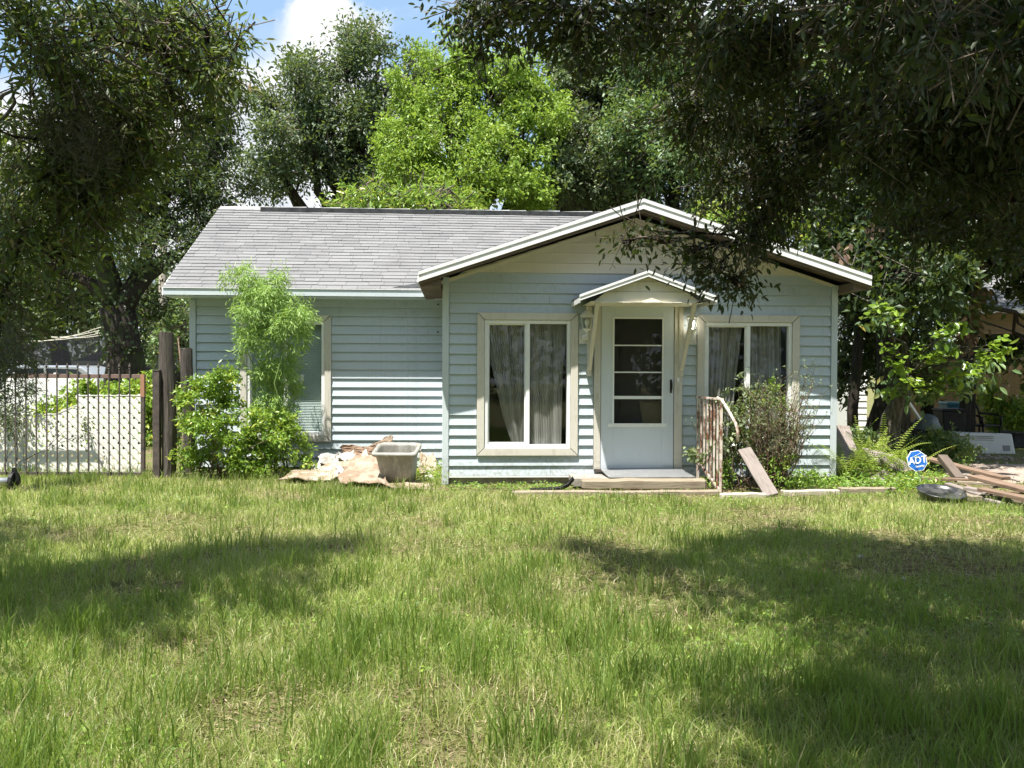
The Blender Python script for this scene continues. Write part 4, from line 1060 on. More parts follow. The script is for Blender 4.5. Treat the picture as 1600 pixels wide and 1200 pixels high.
# grey tarpaulin bundle
p = at(1448, 690, 15.5); m = MB(); ng = 18
for j in range(10):
    for i in range(ng):
        a = 2*math.pi*i/ng; t = j/9; r_ = math.sin(t*math.pi*.5+.02); rr = 1+.10*math.sin(a*3+j)+.05*math.sin(a*7)
        m.v.append((.22*r_*math.cos(a)*rr, .22*r_*math.sin(a)*rr, .26*math.cos(t*math.pi*.5)))
for j in range(9):
    for i in range(ng): a = j*ng+i; b = j*ng+(i+1) % ng; m.f.append((a, b, b+ng, a+ng))
root = thing('covered_grill', (p.x, 15.5, .0), 'grey covered rounded bundle in the shade behind the ground plants', 'grill')
o = m.build('cover', principled('grey_cover', lambda t, co: t.mix(t.smooth(t.noise(co, 6, 5), .4, .6), (.10, .13, .14), (.16, .19, .20)), .5, .3), root, True); o.location.z = .48
m = MB()
for q in ((-.2, -.15), (.2, -.15), (-.2, .15), (.2, .15)): MB().tube([(q[0], q[1], 0), (q[0]*.8, q[1]*.8, .5)], .02, 6).build('leg', blackm, root)
board('white_pole', at(1419, 628, 15.2), at(1437, 655, 15.4), .05, .05, white, 'pale pole leaning in the shade left of the grey bundle', 'pole', seed=71)
# black plastic chair, tipped, slatted back
cx_ = at(1532, 660, 17.3); ch = thing('garden_chair', (cx_.x, 17.3, 0), 'black plastic garden chair with arched slatted back behind the appliance cover', 'chair', rz=rad(25))
zb0 = .42
m = MB().box(-.25, .25, -.25, .22, zb0, zb0+.03); m.build('seat', blackm, ch, bevel=.01)
for q in ((-.23, -.23), (.23, -.23), (-.23, .2), (.23, .2)): MB().tube([(q[0]*1.1, q[1]*1.1, 0), (q[0], q[1], zb0)], .022, 6).build('leg', blackm, ch)
arch = [(-.27, .2, zb0), (-.28, .26, .70), (-.22, .30, .86), (0, .33, .93), (.22, .30, .86), (.28, .26, .70), (.27, .2, zb0)]
MB().tube(arch, .022, 6).build('back_frame', blackm, ch, True)
for k in range(7):
    x = -.2+.4*k/6; MB().beam((x*.7, .21, zb0), (x, .31, .90-abs(x)*.3), .02, .01).build('back_slat', blackm, ch)
for s_ in (-1, 1): MB().tube([(s_*.27, .22, .66), (s_*.29, -.1, .64), (s_*.27, -.24, .60), (s_*.25, -.24, zb0)], .022, 6).build('armrest', blackm, ch, True)
# dark pile of tarps / tools behind, in the shade
rg_ = random.Random(77)
for i, (px, py, sx, sz, lb) in enumerate([(1422, 690, .42, .55, 'dark wheelbarrow-sized heap in the shade right of the gnarled trunk'), (1462, 700, .45, .30, 'low dark crate in the shade under the grey bundle'),
        (1525, 690, .5, .28, 'low black crate behind the appliance cover'), (1590, 690, .45, .32, 'dark box at the right edge behind the appliance cover')]):
    p = at(px, py, 16.8+.2*i); t = thing('dark_crate', (p.x, p.y, 0), lb, 'crate')
    MB().hexa([(-sx*.5, -.25, 0), (sx*.5, -.25, 0), (sx*.5, .25, 0), (-sx*.5, .25, 0)], [(-sx*.42, -.2, sz), (sx*.48, -.22, sz*.9), (sx*.45, .2, sz*.9), (-sx*.45, .2, sz)]).build('body', blackm, t, bevel=.02)
    MB().box(-sx*.5, sx*.5, -.27, .27, sz*.86, sz*.93).build('rim', blackm, t)
# rubble along the bed behind the lumber
rub = principled('rubble_stone', lambda t, co: t.ramp(t.noise(co, 7, 5), [(.3, (.22, .17, .13)), (.7, (.58, .54, .48))]), .85, .2)
rbr = random.Random(12)
def rock(p_, r_, mat, name, label=None, parent=None, flat=.7):
    mb = MB(); ph = [rbr.random()*6 for _ in range(3)]
    for j in range(5):
        for i in range(7):
            a = 2*math.pi*i/7; t = math.pi*j/4; k = 1+.25*math.sin(a*2+ph[0])+.15*math.sin(a*3+t*4+ph[1])
            mb.v.append((r_*k*math.sin(t)*math.cos(a), r_*k*math.sin(t)*math.sin(a), r_*flat*math.cos(t)*k))
    for j in range(4):
        for i in range(7): a = j*7+i; b = j*7+(i+1) % 7; mb.f.append((a, b, b+7, a+7))
    o_ = mb.build(name, mat, parent); o_.location = p_; o_.rotation_euler = (rbr.uniform(-.3, .3), 0, rbr.random()*6); return o_
chip = []
root = thing('rubble_heap', gr(1560, 717), 'loose band of broken pale stone chips before the appliance cover', 'rubble')
for i in range(60):
    p = gr(rbr.uniform(1490, 1660), rbr.triangular(711, 728, 714)); p.z = .01
    o = rock(p-root.location, rbr.uniform(.015, .05), rub, 'stone', parent=root)
for (px, py, r_, lb) in ((1522, 708, .06, 'round white stone before the appliance cover'), (1535, 706, .055, 'square white chip beside the round white stone'), (1497, 712, .05, 'pinkish stone left of the appliance cover'), (1345, 876, .05, 'white litter scrap in the shaded grass, farther one'), (1412, 912, .045, 'white litter scrap in the shaded grass, nearer one')):
    p = gr(px, py); p.z = .03; tag(rock(p, r_*(.8 if py < 800 else .45), plast, 'white_stone' if py < 800 else 'litter_scrap'), lb, 'stone' if py < 800 else 'litter')

# concrete pad and path behind the lumber
padm = concrete
o = MB().box(0, 4, 0, 2.4, 0, .008).build('path', principled('pinkish_path', lambda t, co: [t.ramp(t.noise(co, 3, 8, .7), [(.3, (.22, .17, .14)), (.7, (.40, .33, .28))]), (t.noise(co, 40, 4), .4, .01)], .9, .1), None); o.location = gr(1540, 756); o.location.z = .004; tag(o, 'bare pinkish paved strip behind the lumber', kind='structure')

# carport of the neighbour: post, fascia beam, roof; tan fence; white wall
tanw = M_wood('tan_fence', (.28, .18, .085), (.54, .39, .22), 3)
fy = 21.0; fen = thing('board_fence', (at(1500, 600, fy).x, fy, 0), 'tan vertical board privacy fence behind the carport', 'fence')
x0 = at(1392, 600, fy).x-fen.location.x; x1 = at(1680, 600, fy).x-fen.location.x
bm_ = MB().box(0, .138, 0, .02, 0, 1).mesh('board', tanw); k = 0; x = x0
while x < x1:
    o = bpy.data.objects.new('board', bm_); lk(o, fen); o.location = (x, rg_.uniform(-.008, .008), .03); o.scale = (1, 1, 1.80+rg_.uniform(-.03, .03)); x += .145
MB().box(x0, x1, .03, .07, .5, .59).build('fence_rail', tanw, fen); MB().box(x0, x1, .03, .07, 1.4, 1.49).build('fence_rail', tanw, fen)
cpY = 17.0; cp = thing('carport', (at(1510, 700, cpY).x, cpY, 0), 'neighbour carport with dark post, wooden beam and pale roof edge', 'carport')
xo = cp.location.x
MB().box(-.10, .12, -.1, .1, 0, 2.55).build('post', principled('dark_post', lambda t, co: t.ramp(t.noise(t.mapping(co, (8, 8, 1)), 4, 5), [(.3, (.012, .011, .010)), (.7, (.05, .045, .04))]), .8, .2), cp, bevel=.01)
z0 = at(1560, 518, cpY).z; z1 = at(1560, 490, cpY).z
beamw = M_wood('carport_beam', (.20, .13, .07), (.46, .34, .21), 2.2)
MB().box(at(1528, 500, cpY).x-xo, 5.5, -.06, .06, z0, z1).build('beam', beamw, cp, bevel=.006)
MB().box(at(1528, 500, cpY).x-xo, 5.5, -.10, -.06, z0-.05, z0-.0).build('beam_trim', beamw, cp)
zr = z1
MB().hexa([(-.4, -.45, zr), (5.5, -.45, zr), (5.5, 4.5, zr+1.9), (-.4, 4.5, zr+1.9)], [(-.4, -.45, zr+.05), (5.5, -.45, zr+.05), (5.5, 4.5, zr+1.95), (-.4, 4.5, zr+1.95)]).build('roof', shingle_m, cp)
m = MB()
for k in range(26):
    y_ = -.45+.17*k; z_ = zr+.052+(y_+.45)*1.9/4.95
    m.hexa([(-.4, y_, z_), (5.5, y_, z_), (5.5, y_+.17, z_+.065), (-.4, y_+.17, z_+.065)], [(-.4, y_, z_+.018), (5.5, y_, z_+.018), (5.5, y_+.17, z_+.068), (-.4, y_+.17, z_+.068)])
tag(m.build('shingle_courses', shingle_m, cp), kind='stuff')
MB().box(-.4, 5.5, -.49, -.452, zr-.02, zr+.065).build('fascia_board', metalw, cp)
# white neighbour wall seen between the trees
nb = thing('white_shed', (at(1340, 600, 21).x, 21, 0), 'white lap sided shed glimpsed between dark trunks right of the house', 'shed')
zs = at(1340, 470, 21).z
MB().box(-.12, .22, .02, 2.2, 0, zs).build('wall', white, nb)
MB().hexa([(-.30, -.2, zs), (.42, -.2, zs), (.42, 2.4, zs), (-.30, 2.4, zs)], [(-.30, -.2, zs+.06), (.42, -.2, zs+.06), (.42, 1.2, zs+.6), (-.30, 1.2, zs+.6)]).build('roof', shingle_m, nb)
pm = MB().hexa([(-.12, -.006, 0), (.22, -.006, 0), (.22, .019, 0), (-.12, .019, 0)], [(-.12, .012, .145), (.22, .012, .145), (.22, .019, .145), (-.12, .019, .145)]).mesh('siding_plank', white)
for k in range(int(zs/.15)): o = bpy.data.objects.new('siding_plank', pm); lk(o, nb); o.location = (0, 0, .02+.15*k)

# ------------------------------------------------------------------ things beyond the gate
by = 24.0
wf = thing('white_fence', (at(80, 600, by).x, by, 0), 'long low white solid panel fence behind the gate', 'fence')
zt = at(100, 582, by).z
for k in range(9):
    xa = at(-40, 600, by).x-wf.location.x+k*1.1
    if xa+1.1 > at(188, 600, by).x-wf.location.x: break
    MB().box(xa, xa+1.085, -.02, .02, .03, zt-.03-.012*(k % 3)).build('panel', white, wf)
    MB().box(xa-.06, xa+.02, -.04, .04, 0, zt).build('post', white, wf)
cy = 29.0
car = thing('parked_car', (at(92, 600, cy).x, cy, 0), 'silver grey parked car seen above the white fence, roof and dark windows only', 'car')
silver = principled('car_silver', lambda t, co: (.45, .47, .49), .25, .6, .6); dgl = principled('car_glass', lambda t, co: (.02, .025, .03), .08, .6)
zc = at(92, 571, cy).z
prof = [(-2.2, .35), (-2.25, .8), (-1.6, .98), (-1.1, zc-.05), (-.8, zc), (.95, zc), (1.15, zc-.05), (1.9, .98), (2.2, .85), (2.2, .35)]
MB().prism(prof, -.85, .85).build('body', silver, car, bevel=.05)
for s_ in (-1, 1):
    MB().prism([(-1.45, 1.0), (-1.02, zc-.12), (-.05, zc-.09), (-.05, 1.0)], s_*.851, s_*.858).build('window', dgl, car)
    MB().prism([(.03, 1.0), (.03, zc-.09), (1.0, zc-.12), (1.45, 1.0)], s_*.851, s_*.858).build('window', dgl, car)
    for x in (-1.35, 1.35): MB().lathe([(.33, -.1), (.33, .1)], (0, 0, 0), 18).build('wheel', blackm, car, loc=(x, s_*.80, .33)).rotation_euler = (rad(90), 0, 0)
# far house with dark roof
hy_ = 44.0
fh = thing('far_house', (at(170, 600, hy_).x, hy_, 0), 'far pale house with dark grey roof behind the white fence', 'house')
xa, xb = at(118, 600, hy_).x-fh.location.x, at(330, 600, hy_).x-fh.location.x; ze = at(170, 566, hy_).z; zr = at(170, 526, hy_).z
MB().box(xa+.4, xb-.4, 0, 6, 0, ze).build('wall', M_paint('far_wall', (.45, .46, .46), (.3, .3, .3), .3), fh)
droof = principled('dark_roof', lambda t, co: t.ramp(t.noise(co, 2, 6), [(.3, (.05, .05, .055)), (.7, (.10, .10, .105))]), .9, .2)
MB().hexa([(xa, -.6, ze), (xb, -.6, ze), (xb, 6.6, ze), (xa, 6.6, ze)], [(xa+2, 3, zr), (xb-2, 3, zr), (xb-2, 3.1, zr), (xa+2, 3.1, zr)]).build('roof', droof, fh)
MB().box(xa, xb, -.68, -.6, ze-.12, ze+.06).build('fascia_board', metalw, fh)
for k in range(4):
    wv = MB().box(xa+1.2+k*1.7, xa+2.2+k*1.7, -.03, 0, .6, ze-.25).build('window', dgl, fh)
# shade cloth screen on poles with cables
sy = 33.0
scm = bpy.data.materials.new('shade_cloth'); scm.use_nodes = True; t = NT(scm.node_tree); t.n.clear(); oo = t.new('ShaderNodeOutputMaterial'); tr = t.new('ShaderNodeBsdfTransparent'); df = t.new('ShaderNodeBsdfDiffuse'); df.inputs[0].default_value = (.022, .023, .026, 1)
mx = t.new('ShaderNodeMixShader'); mx.inputs[0].default_value = .82; t.l.new(tr.outputs[0], mx.inputs[1]); t.l.new(df.outputs[0], mx.inputs[2]); t.l.new(mx.outputs[0], oo.inputs[0])
sc_ = thing('shade_screen', (at(165, 600, sy).x, sy, 0), 'black mesh shade cloth screen hung on poles behind the big oak', 'screen')
xs = [at(px, 600, sy).x-sc_.location.x for px in (28, 95, 167, 215, 262, 300)]; zs_ = [at(100, py, sy).z for py in (540, 529, 518, 520, 526, 530)]
m = MB()
for k in range(5):
    for q in range(6):
        a, b = q/6, (q+1)/6; X0, X1 = xs[k]+(xs[k+1]-xs[k])*a, xs[k]+(xs[k+1]-xs[k])*b; Z0, Z1 = zs_[k]+(zs_[k+1]-zs_[k])*a, zs_[k]+(zs_[k+1]-zs_[k])*b
        y0_, y1_ = .05*math.sin(k*6+q), .05*math.sin(k*6+q+1); zl = at(100, 575, sy).z
        m.add([(X0, y0_, zl), (X1, y1_, zl), (X1, y1_, Z1), (X0, y0_, Z0)], [(0, 1, 2, 3)])
o = m.build('cloth', scm, sc_)
for k in range(6): MB().tube([(xs[k], .06, 0), (xs[k], .06, zs_[k]+.1)], .05 if k == 2 else .03, 8).build('pole', white if k == 2 else darksteel, sc_)
wirem = principled('pale_wire', lambda t, co: (.5, .47, .38), .5, .4)
for k, (a, b, c_, lb) in enumerate([((60, 534), (164, 509), (256, 531), 'topmost pale cable strung over the black shade screen'), ((70, 528), (164, 514), (256, 527), 'second pale cable over the black shade screen'),
        ((48, 533), (164, 519), (256, 536), 'third pale cable over the black shade screen'), ((80, 526), (164, 523), (256, 529), 'lowest pale cable over the black shade screen')]):
    pts = []
    for (p0, p1) in ((a, b), (b, c_)):
        for i in range(9):
            t_ = i/8; px = p0[0]+(p1[0]-p0[0])*t_; py = p0[1]+(p1[1]-p0[1])*t_+3.5*math.sin(math.pi*t_); pts.append(at(px, py, 31.5))
    base_ = pts[0].copy(); o = MB().tube([q-base_ for q in pts], .017, 4).build('cable', wirem, None, True, loc=base_); tag(o, lb, 'cable', 'pale cables over the shade screen')
pts = [at(-30+16*i, 372+.12*(i-5)**2-(i*.3), 20) for i in range(9)]; base_ = pts[0].copy()
o = MB().tube([q-base_ for q in pts], .012, 4).build('cable', wirem, None, True, loc=base_); tag(o, 'thin white overhead wire among the leaves at the left edge', 'cable')
up = at(255, 560, 26); pole = thing('utility_pole', (up.x, 26, 0), 'tall pale wooden utility pole left of the house roof', 'pole')
polem = principled('pole_wood', lambda t, co: t.ramp(t.noise(t.mapping(co, (6, 6, .6)), 3, 5), [(.3, (.28, .25, .21)), (.7, (.46, .42, .36))]), .9, .1)
MB().tube([(0, 0, 0), (.0, 0, 3.5), (.02, 0, 9)], [.13, .12, .10], 12).build('shaft', polem, pole, True); MB().box(-.9, .9, -.06, .06, 8.2, 8.35).build('crossarm', polem, pole)

# ------------------------------------------------------------------ trees
def lobe(px, py, Yd, rpx, rpy, ry): c = at(px, py, Yd); s_ = Yd/F; return (c.x, Yd, c.z, rpx*s_, ry, rpy*s_)
# big oak beyond the gate
b_ = at(188, 600, 19); OB = (b_.x, 19, 0)
root = thing('oak_tree', OB, 'big dark oak with thick forked mossy trunk behind the gate', 'tree')
rn = np.random.default_rng(3); m = MB()
def rel(px, py, Yd=19): return at(px, py, Yd)-Vector(OB)
m.tube([rel(193, 690), rel(196, 600), rel(197, 560), rel(190, 520), rel(183, 480)], [.52, .44, .37, .34, .36], 16)
m.build('trunk', bark_d, root, True)
m = MB(); m.tube([rel(183, 490), rel(172, 440, 18.9), rel(160, 400, 18.8), rel(152, 340, 18.6), rel(158, 260, 18.2), rel(175, 150, 18)], [.26, .22, .19, .17, .13, .08], 12)
m.tube([rel(188, 490), rel(205, 455), rel(228, 430, 19.2), rel(258, 408, 19.5), rel(300, 388, 20), rel(340, 350, 20.5)], [.26, .22, .19, .16, .12, .06], 12)
m.tube([rel(180, 480), rel(140, 440, 19.5), rel(90, 420, 20), rel(30, 380, 20.5)], [.18, .14, .10, .05], 10)
m.tube([rel(200, 460), rel(230, 400, 19.5), rel(262, 300, 20), rel(300, 180, 20.5)], [.17, .13, .10, .05], 10)
m.tube([rel(196, 560), rel(202, 540, 18.7), rel(198, 535, 18.6)], [.12, .14, .02], 8)
m.build('branches', bark_d, root, True)
lobes = [lobe(300, 325, 20, 85, 70, 1.6), lobe(345, 250, 21, 48, 75, 1.3), lobe(262, 300, 19.5, 60, 60, 1.4), lobe(230, 380, 18.4, 60, 38, 1.2), lobe(300, 420, 20, 28, 18, .5), lobe(140, 300, 19, 90, 95, 1.8), lobe(60, 380, 20, 80, 80, 1.8), lobe(250, 200, 20, 90, 90, 2),
         lobe(140, 150, 20, 80, 70, 1.6), lobe(330, 110, 21, 50, 70, 1.5), lobe(200, 60, 21, 120, 60, 2), lobe(30, 280, 20, 60, 60, 1.6), lobe(245, 470, 19.5, 18, 30, .5), lobe(60, 470, 20, 50, 30, 1.0)]
rng = np.random.default_rng(31); p, out, idx = clusters(rng, lobes, 4300, .4, .35, 1, 18, .30)
b, d, nn, l, wd, tone, td = spread(rng, p, out, 13, .42, .105, .045, .2)
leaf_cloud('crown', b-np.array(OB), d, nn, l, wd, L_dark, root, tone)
tri_twigs('twigs', p[::3]-td[::3]*.6-np.array(OB), p[::3]+td[::3]*.25-np.array(OB), .014, .004, bark_d, root)
# ivy on trunk
rng = np.random.default_rng(8); nn_ = 420; a = rng.random(nn_)*6.283; z_ = rng.random(nn_)*1.6+1.6
P = np.stack([.08+.44*np.cos(a), .44*np.sin(a), z_], 1)+rng.normal(size=(nn_, 3))*.04
leaf_cloud('ivy', P, rng.normal(size=(nn_, 3))+np.array([0, -.3, -.6]), rng.normal(size=(nn_, 3))*.5+np.array([0, -1, .3]), .09, .07, L_dark, root)

def T(px, Yd, lobes, mat, label, **k):
    b_ = at(px, 600, Yd); top = (b_.x+k.pop('dx', 0), Yd, k.pop('th', 4.0)); return tree((b_.x, Yd, 0), top, lobes, mat, label, **k)
# grey green oak left of centre
T(540, 29, [lobe(500, 230, 29, 95, 78, 2.4), lobe(560, 130, 29.5, 55, 78, 1.8), lobe(485, 150, 28.6, 38, 52, 1.5), lobe(430, 265, 28, 48, 55, 1.5), lobe(600, 235, 30, 60, 85, 2), lobe(425, 170, 29, 28, 36, 1.0), lobe(640, 130, 30, 32, 45, 1.2), lobe(560, 70, 29.5, 46, 34, 1.1), lobe(575, 310, 29, 60, 40, 1.4), lobe(465, 105, 29, 20, 20, .7)],
  L_grey, 'tall airy grey green oak rising behind the left part of the roof', seed=11, ncl=3300, nleaf=12, L=.15, Wd=.07, r=.35, tw=.62, inner=.35, wob=.5, th=4.5, twigs=900)
# lime green camphor
T(735, 24, [lobe(700, 225, 24, 88, 80, 1.9), lobe(645, 160, 24.3, 34, 45, 1.1), lobe(770, 150, 24.3, 68, 62, 1.6), lobe(700, 100, 24.6, 42, 38, 1.1), lobe(845, 190, 24, 48, 52, 1.4), lobe(790, 250, 23.4, 68, 60, 1.5), lobe(640, 255, 23.6, 52, 52, 1.3), lobe(725, 300, 23, 85, 40, 1.4), lobe(825, 295, 23.4, 42, 40, 1.2), lobe(820, 120, 24.5, 26, 30, .8), lobe(735, 105, 24.3, 36, 34, .9)],
  L_lime, 'bright lime green tree with rounded puffy clumps above the roof ridge', seed=12, ncl=4200, nleaf=15, L=.11, Wd=.055, r=.3, tw=.32, inner=.70, wob=.3, th=4.5, droop=.35, sub=20, sr=.27)
T(610, 19.5, [lobe(600, 320, 19.5, 70, 24, 1.0), lobe(560, 325, 20, 40, 14, .8), lobe(680, 322, 19.5, 60, 26, 1.0)], L_bush, 'low yellow green leafy tree just behind the roof ridge', seed=13, ncl=420, nleaf=12, L=.16, Wd=.055, r=.1, tw=.4, th=3.6)
T(925, 26, [lobe(925, 170, 26, 75, 80, 2), lobe(900, 90, 26.5, 50, 42, 1.4), lobe(960, 110, 26, 55, 60, 1.4), lobe(930, 270, 25, 80, 60, 2), lobe(870, 300, 24.5, 50, 34, 1.4), lobe(985, 290, 24.5, 60, 45, 1.6), lobe(900, 220, 25, 50, 50, 1.5)],
  L_grey, 'dark grey green tree with reddish tips right of the lime tree', seed=14, ncl=2700, nleaf=13, L=.14, Wd=.065, r=.3, tw=.5, inner=.45, wob=.4)
T(1060, 24, [lobe(1060, 150, 24, 90, 100, 2), lobe(1020, 60, 24, 70, 60, 1.6), lobe(1040, 270, 23, 90, 60, 1.8), lobe(1000, 210, 23, 60, 60, 1.5), lobe(1120, 250, 23.5, 70, 80, 1.8), lobe(1140, 100, 24, 80, 90, 1.8)],
  L_mid, 'mid green tree behind the front gable peak', seed=15, ncl=3000, nleaf=13, L=.13, Wd=.06, r=.3, tw=.5, inner=.45, wob=.4)
T(1165, 19, [lobe(1120, 335, 19, 40, 22, .8), lobe(1190, 350, 18.6, 60, 35, 1.0), lobe(1260, 365, 18.4, 50, 30, 1)], L_bush, 'bright bushy tree showing just above the right slope of the gable', seed=16, ncl=420, nleaf=12, L=.11, Wd=.055, r=.12, tw=.35, th=3.2)
T(1290, 23, [lobe(1250, 200, 23, 100, 110, 2.2), lobe(1340, 270, 22, 90, 90, 2), lobe(1330, 110, 23, 100, 100, 2), lobe(1430, 180, 22, 100, 110, 2), lobe(1250, 60, 24, 90, 70, 2)],
  L_mid, 'tall leafy tree behind the right end of the house', seed=17, ncl=2600, nleaf=12, L=.14, Wd=.065, r=.3, tw=.55, inner=.45)
T(1560, 25, [lobe(1560, 220, 25, 110, 130, 2.4), lobe(1620, 360, 24, 90, 80, 2), lobe(1520, 360, 25, 70, 70, 1.6), lobe(1480, 90, 26, 110, 90, 2)], L_dark, 'dark tree rising behind the neighbour carport', seed=18, ncl=1500, nleaf=12, L=.16, Wd=.075, r=.3, tw=.6)
# shade tree over the neighbour yard
T(1366, 14.6, [lobe(1385, 420, 14.4, 80, 62, 1.5), lobe(1330, 380, 15, 55, 50, 1.2), lobe(1460, 400, 14.6, 85, 72, 1.6), lobe(1560, 365, 14.2, 80, 50, 1.4), lobe(1500, 300, 14.6, 120, 90, 2.0), lobe(1380, 290, 14.8, 90, 70, 1.8), lobe(1600, 320, 14, 90, 90, 1.8), lobe(1450, 120, 14.6, 150, 130, 2.4), lobe(1640, 120, 14.6, 130, 120, 2.4), lobe(1345, 480, 15.6, 30, 55, .7), lobe(1322, 540, 16.2, 16, 60, .4), lobe(1365, 560, 16.2, 18, 60, .4), lobe(1330, 580, 15.8, 16, 50, .5), lobe(1455, 480, 15.2, 60, 45, 1.2), lobe(1420, 440, 13.0, 70, 50, .9), lobe(1420, 560, 16.2, 40, 55, .7), lobe(1640, 570, 16.0, 26, 30, .6), lobe(1590, 548, 18.5, 60, 22, .5), lobe(1540, 545, 18.8, 30, 26, .4), lobe(1680, 440, 13.4, 60, 60, 1.2)],  # leaf lobes below the carport beam are added to darken its opening
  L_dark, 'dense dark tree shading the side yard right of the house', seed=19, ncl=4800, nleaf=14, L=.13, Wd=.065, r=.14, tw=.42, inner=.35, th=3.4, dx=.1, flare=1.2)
for i, (px, Yd, pts, r_, mt, lb) in enumerate([(1338, 15.2, [(1334, 690), (1332, 640), (1338, 580), (1342, 530), (1336, 470), (1345, 420)], .085, bark_d, 'slim curved dark trunk just right of the house corner'),
        (1414, 15.6, [(1412, 670), (1413, 600), (1411, 540), (1414, 470), (1420, 400)], .10, bark_g, 'slim straight grey trunk behind the bright young leaves'),
        (1450, 17.5, [(1452, 660), (1446, 580), (1449, 520), (1440, 440)], .11, bark_d, 'dark trunk behind the grey bundle')]):
    o0 = at(px, 600, Yd); o0.z = 0; root = thing('slim_tree', o0, lb, 'tree')
    q = [at(a, b, Yd)-o0 for a, b in pts]; q[0].z = -.05
    MB().tube(q, [r_*(1.15-.09*k) for k in range(len(q))], 10).build('trunk', mt, root, True)
    MB().tube([q[-2], q[-1]+Vector((.5, .2, .3)), q[-1]+Vector((.9, .3, .9))], [r_*.5, r_*.35, r_*.15], 6).build('branch', mt, root, True)
    rng = np.random.default_rng(90+i); c = q[-1]
    p, out, idx = clusters(rng, [(c.x, c.y, c.z+.3, .7, .6, .6)], 110, .3); b, d, nn, l, wd, tone, td = spread(rng, p, out, 12, .3, .11, .055); leaf_cloud('crown', b, d, nn, l, wd, L_dark, root, tone)
# gnarled pale trunk with the bright young leaves
o0 = gr(1388, 714); o0.y = 13.6; o0.x = at(1388, 600, 13.6).x; o0.z = 0
yt = thing('young_tree', o0, 'gnarled pale trunk with bright lime young leaves in the sun right of the house', 'tree')
def ry(px, py, Yd=13.6): return at(px, py, Yd)-o0
MB().tube([ry(1386, 725), ry(1388, 690), ry(1392, 655), ry(1402, 628, 13.5), ry(1412, 600, 13.4), ry(1420, 575, 13.2)], [.20, .17, .15, .10, .07, .05], 12).build('trunk', bark_g, yt, True)
m = MB()
spots = [(1372, 480, 12.6), (1392, 492, 12.6), (1405, 505, 12.7), (1398, 570, 12.7), (1412, 585, 12.7), (1470, 528, 12.4), (1485, 545, 12.4), (1478, 515, 12.4), (1455, 560, 12.6), (1500, 508, 12.4), (1500, 590, 12.7), (1520, 575, 12.4), (1545, 545, 12.3), (1562, 535, 12.3), (1572, 548, 12.3), (1535, 560, 12.4), (1430, 600, 12.8), (1460, 600, 12.9), (1440, 545, 12.9), (1395, 610, 13), (1480, 580, 12.8), (1385, 545, 12.9)]
for (px, py, Yd) in spots: m.tube(limb_path(ry(1420, 590, 13.2), ry(px, py, Yd), np.random.default_rng(px), 5, .08, .12), [.028, .022, .018, .014, .010, .006], 6)
m.build('branches', bark_g, yt, True)
rng = np.random.default_rng(55)
lfm = MB(); k6 = [(0, 0, 0), (.23, .30, .05), (.20, .68, .02), (0, 1, -.12), (-.20, .68, .02), (-.23, .30, .05)]
lfm.add(k6, [(0, 1, 2, 3), (0, 3, 4, 5)]); lf = lfm.mesh('leaf', L_young)
def single_leaf(P, dvec, nvec, L, me, parent, wscale=1.0):
    d_ = Vector(dvec).normalized(); n_ = Vector(nvec); s_ = n_.cross(d_).normalized(); u_ = d_.cross(s_)
    o_ = bpy.data.objects.new('leaf', me); lk(o_, parent); mt = Matrix((s_, d_, -u_)).transposed().to_4x4()
    mt = Matrix.Translation(P) @ mt @ Matrix.Diagonal((L*wscale, L, L, 1)); o_.matrix_local = mt; return o_
for (px, py, Yd) in spots:
    c = ry(px, py, Yd)
    for k in range(17):
        dv = Vector((rng.normal(), rng.normal()*.8-.3, rng.normal()*.5-.35)); o_ = c+Vector(rng.normal(size=3)*.055)
        single_leaf(o_, dv, Vector((rng.normal()*.5, -.5+rng.normal()*.4, 1)), rng.uniform(.09, .16), lf, yt, 1.15)
q = np.concatenate([np.array(ry(px, py, 13.1))[None]+rng.normal(size=(k_, 3))*np.array([.13, .12, .10]) for px, py, k_ in ((1400, 600, 45), (1430, 570, 40), (1465, 590, 60), (1500, 600, 60), (1530, 590, 50), (1380, 500, 45), (1470, 550, 45), (1445, 620, 40), (1550, 565, 30))])
leaf_cloud('shaded_leaves', q, rng.normal(size=q.shape)*.7+np.array([0, -.2, -.5]), rng.normal(size=q.shape)*.5+np.array([0, -.4, 1]), rng.uniform(.10, .17, len(q)), .07, L_mid, yt, fine=True)  # shade put into the colour: darker leaves fill the mass below the bright ones
# dead brown leaves hanging by the carport
o0 = at(1512, 600, 14.2); o0.z = 0
dv_ = thing('dead_vine', o0, 'hanging dead brown leaves beside the carport beam', 'vine')
rng = np.random.default_rng(66); p = []
for (px, py, n_) in ((1515, 410, 70), (1520, 450, 90), (1512, 500, 80), (1512, 530, 50), (1440, 352, 40), (1372, 350, 24), (1318, 405, 26), (1352, 425, 22), (1575, 585, 26)):
    c = at(px, py, 13.9)-o0; p.append(np.array(c)[None]+rng.normal(size=(n_, 3))*np.array([.10, .1, .16]))
p = np.concatenate(p); leaf_cloud('dead_leaves', p, rng.normal(size=p.shape)*.5+np.array([0, 0, -1]), rng.normal(size=p.shape)+np.array([0, -1, .3]), .13, .07, L_dead, dv_, fine=True)
m = MB()
for (a, b, c_, d_) in (((1300, 385), (1330, 420), (1338, 395), (1362, 380)), ((1320, 408), (1345, 425), (1352, 400), (1372, 385)), ((1345, 425), (1358, 415), (1362, 430), (1362, 440)), ((1515, 400), (1522, 450), (1510, 500), (1514, 560))):
    m.tube([at(*q, 13.8)-o0 for q in (a, b, c_, d_)], [.012, .014, .012, .008], 6)
tag(m.build('stems', bark_g, dv_, True), kind='stuff')

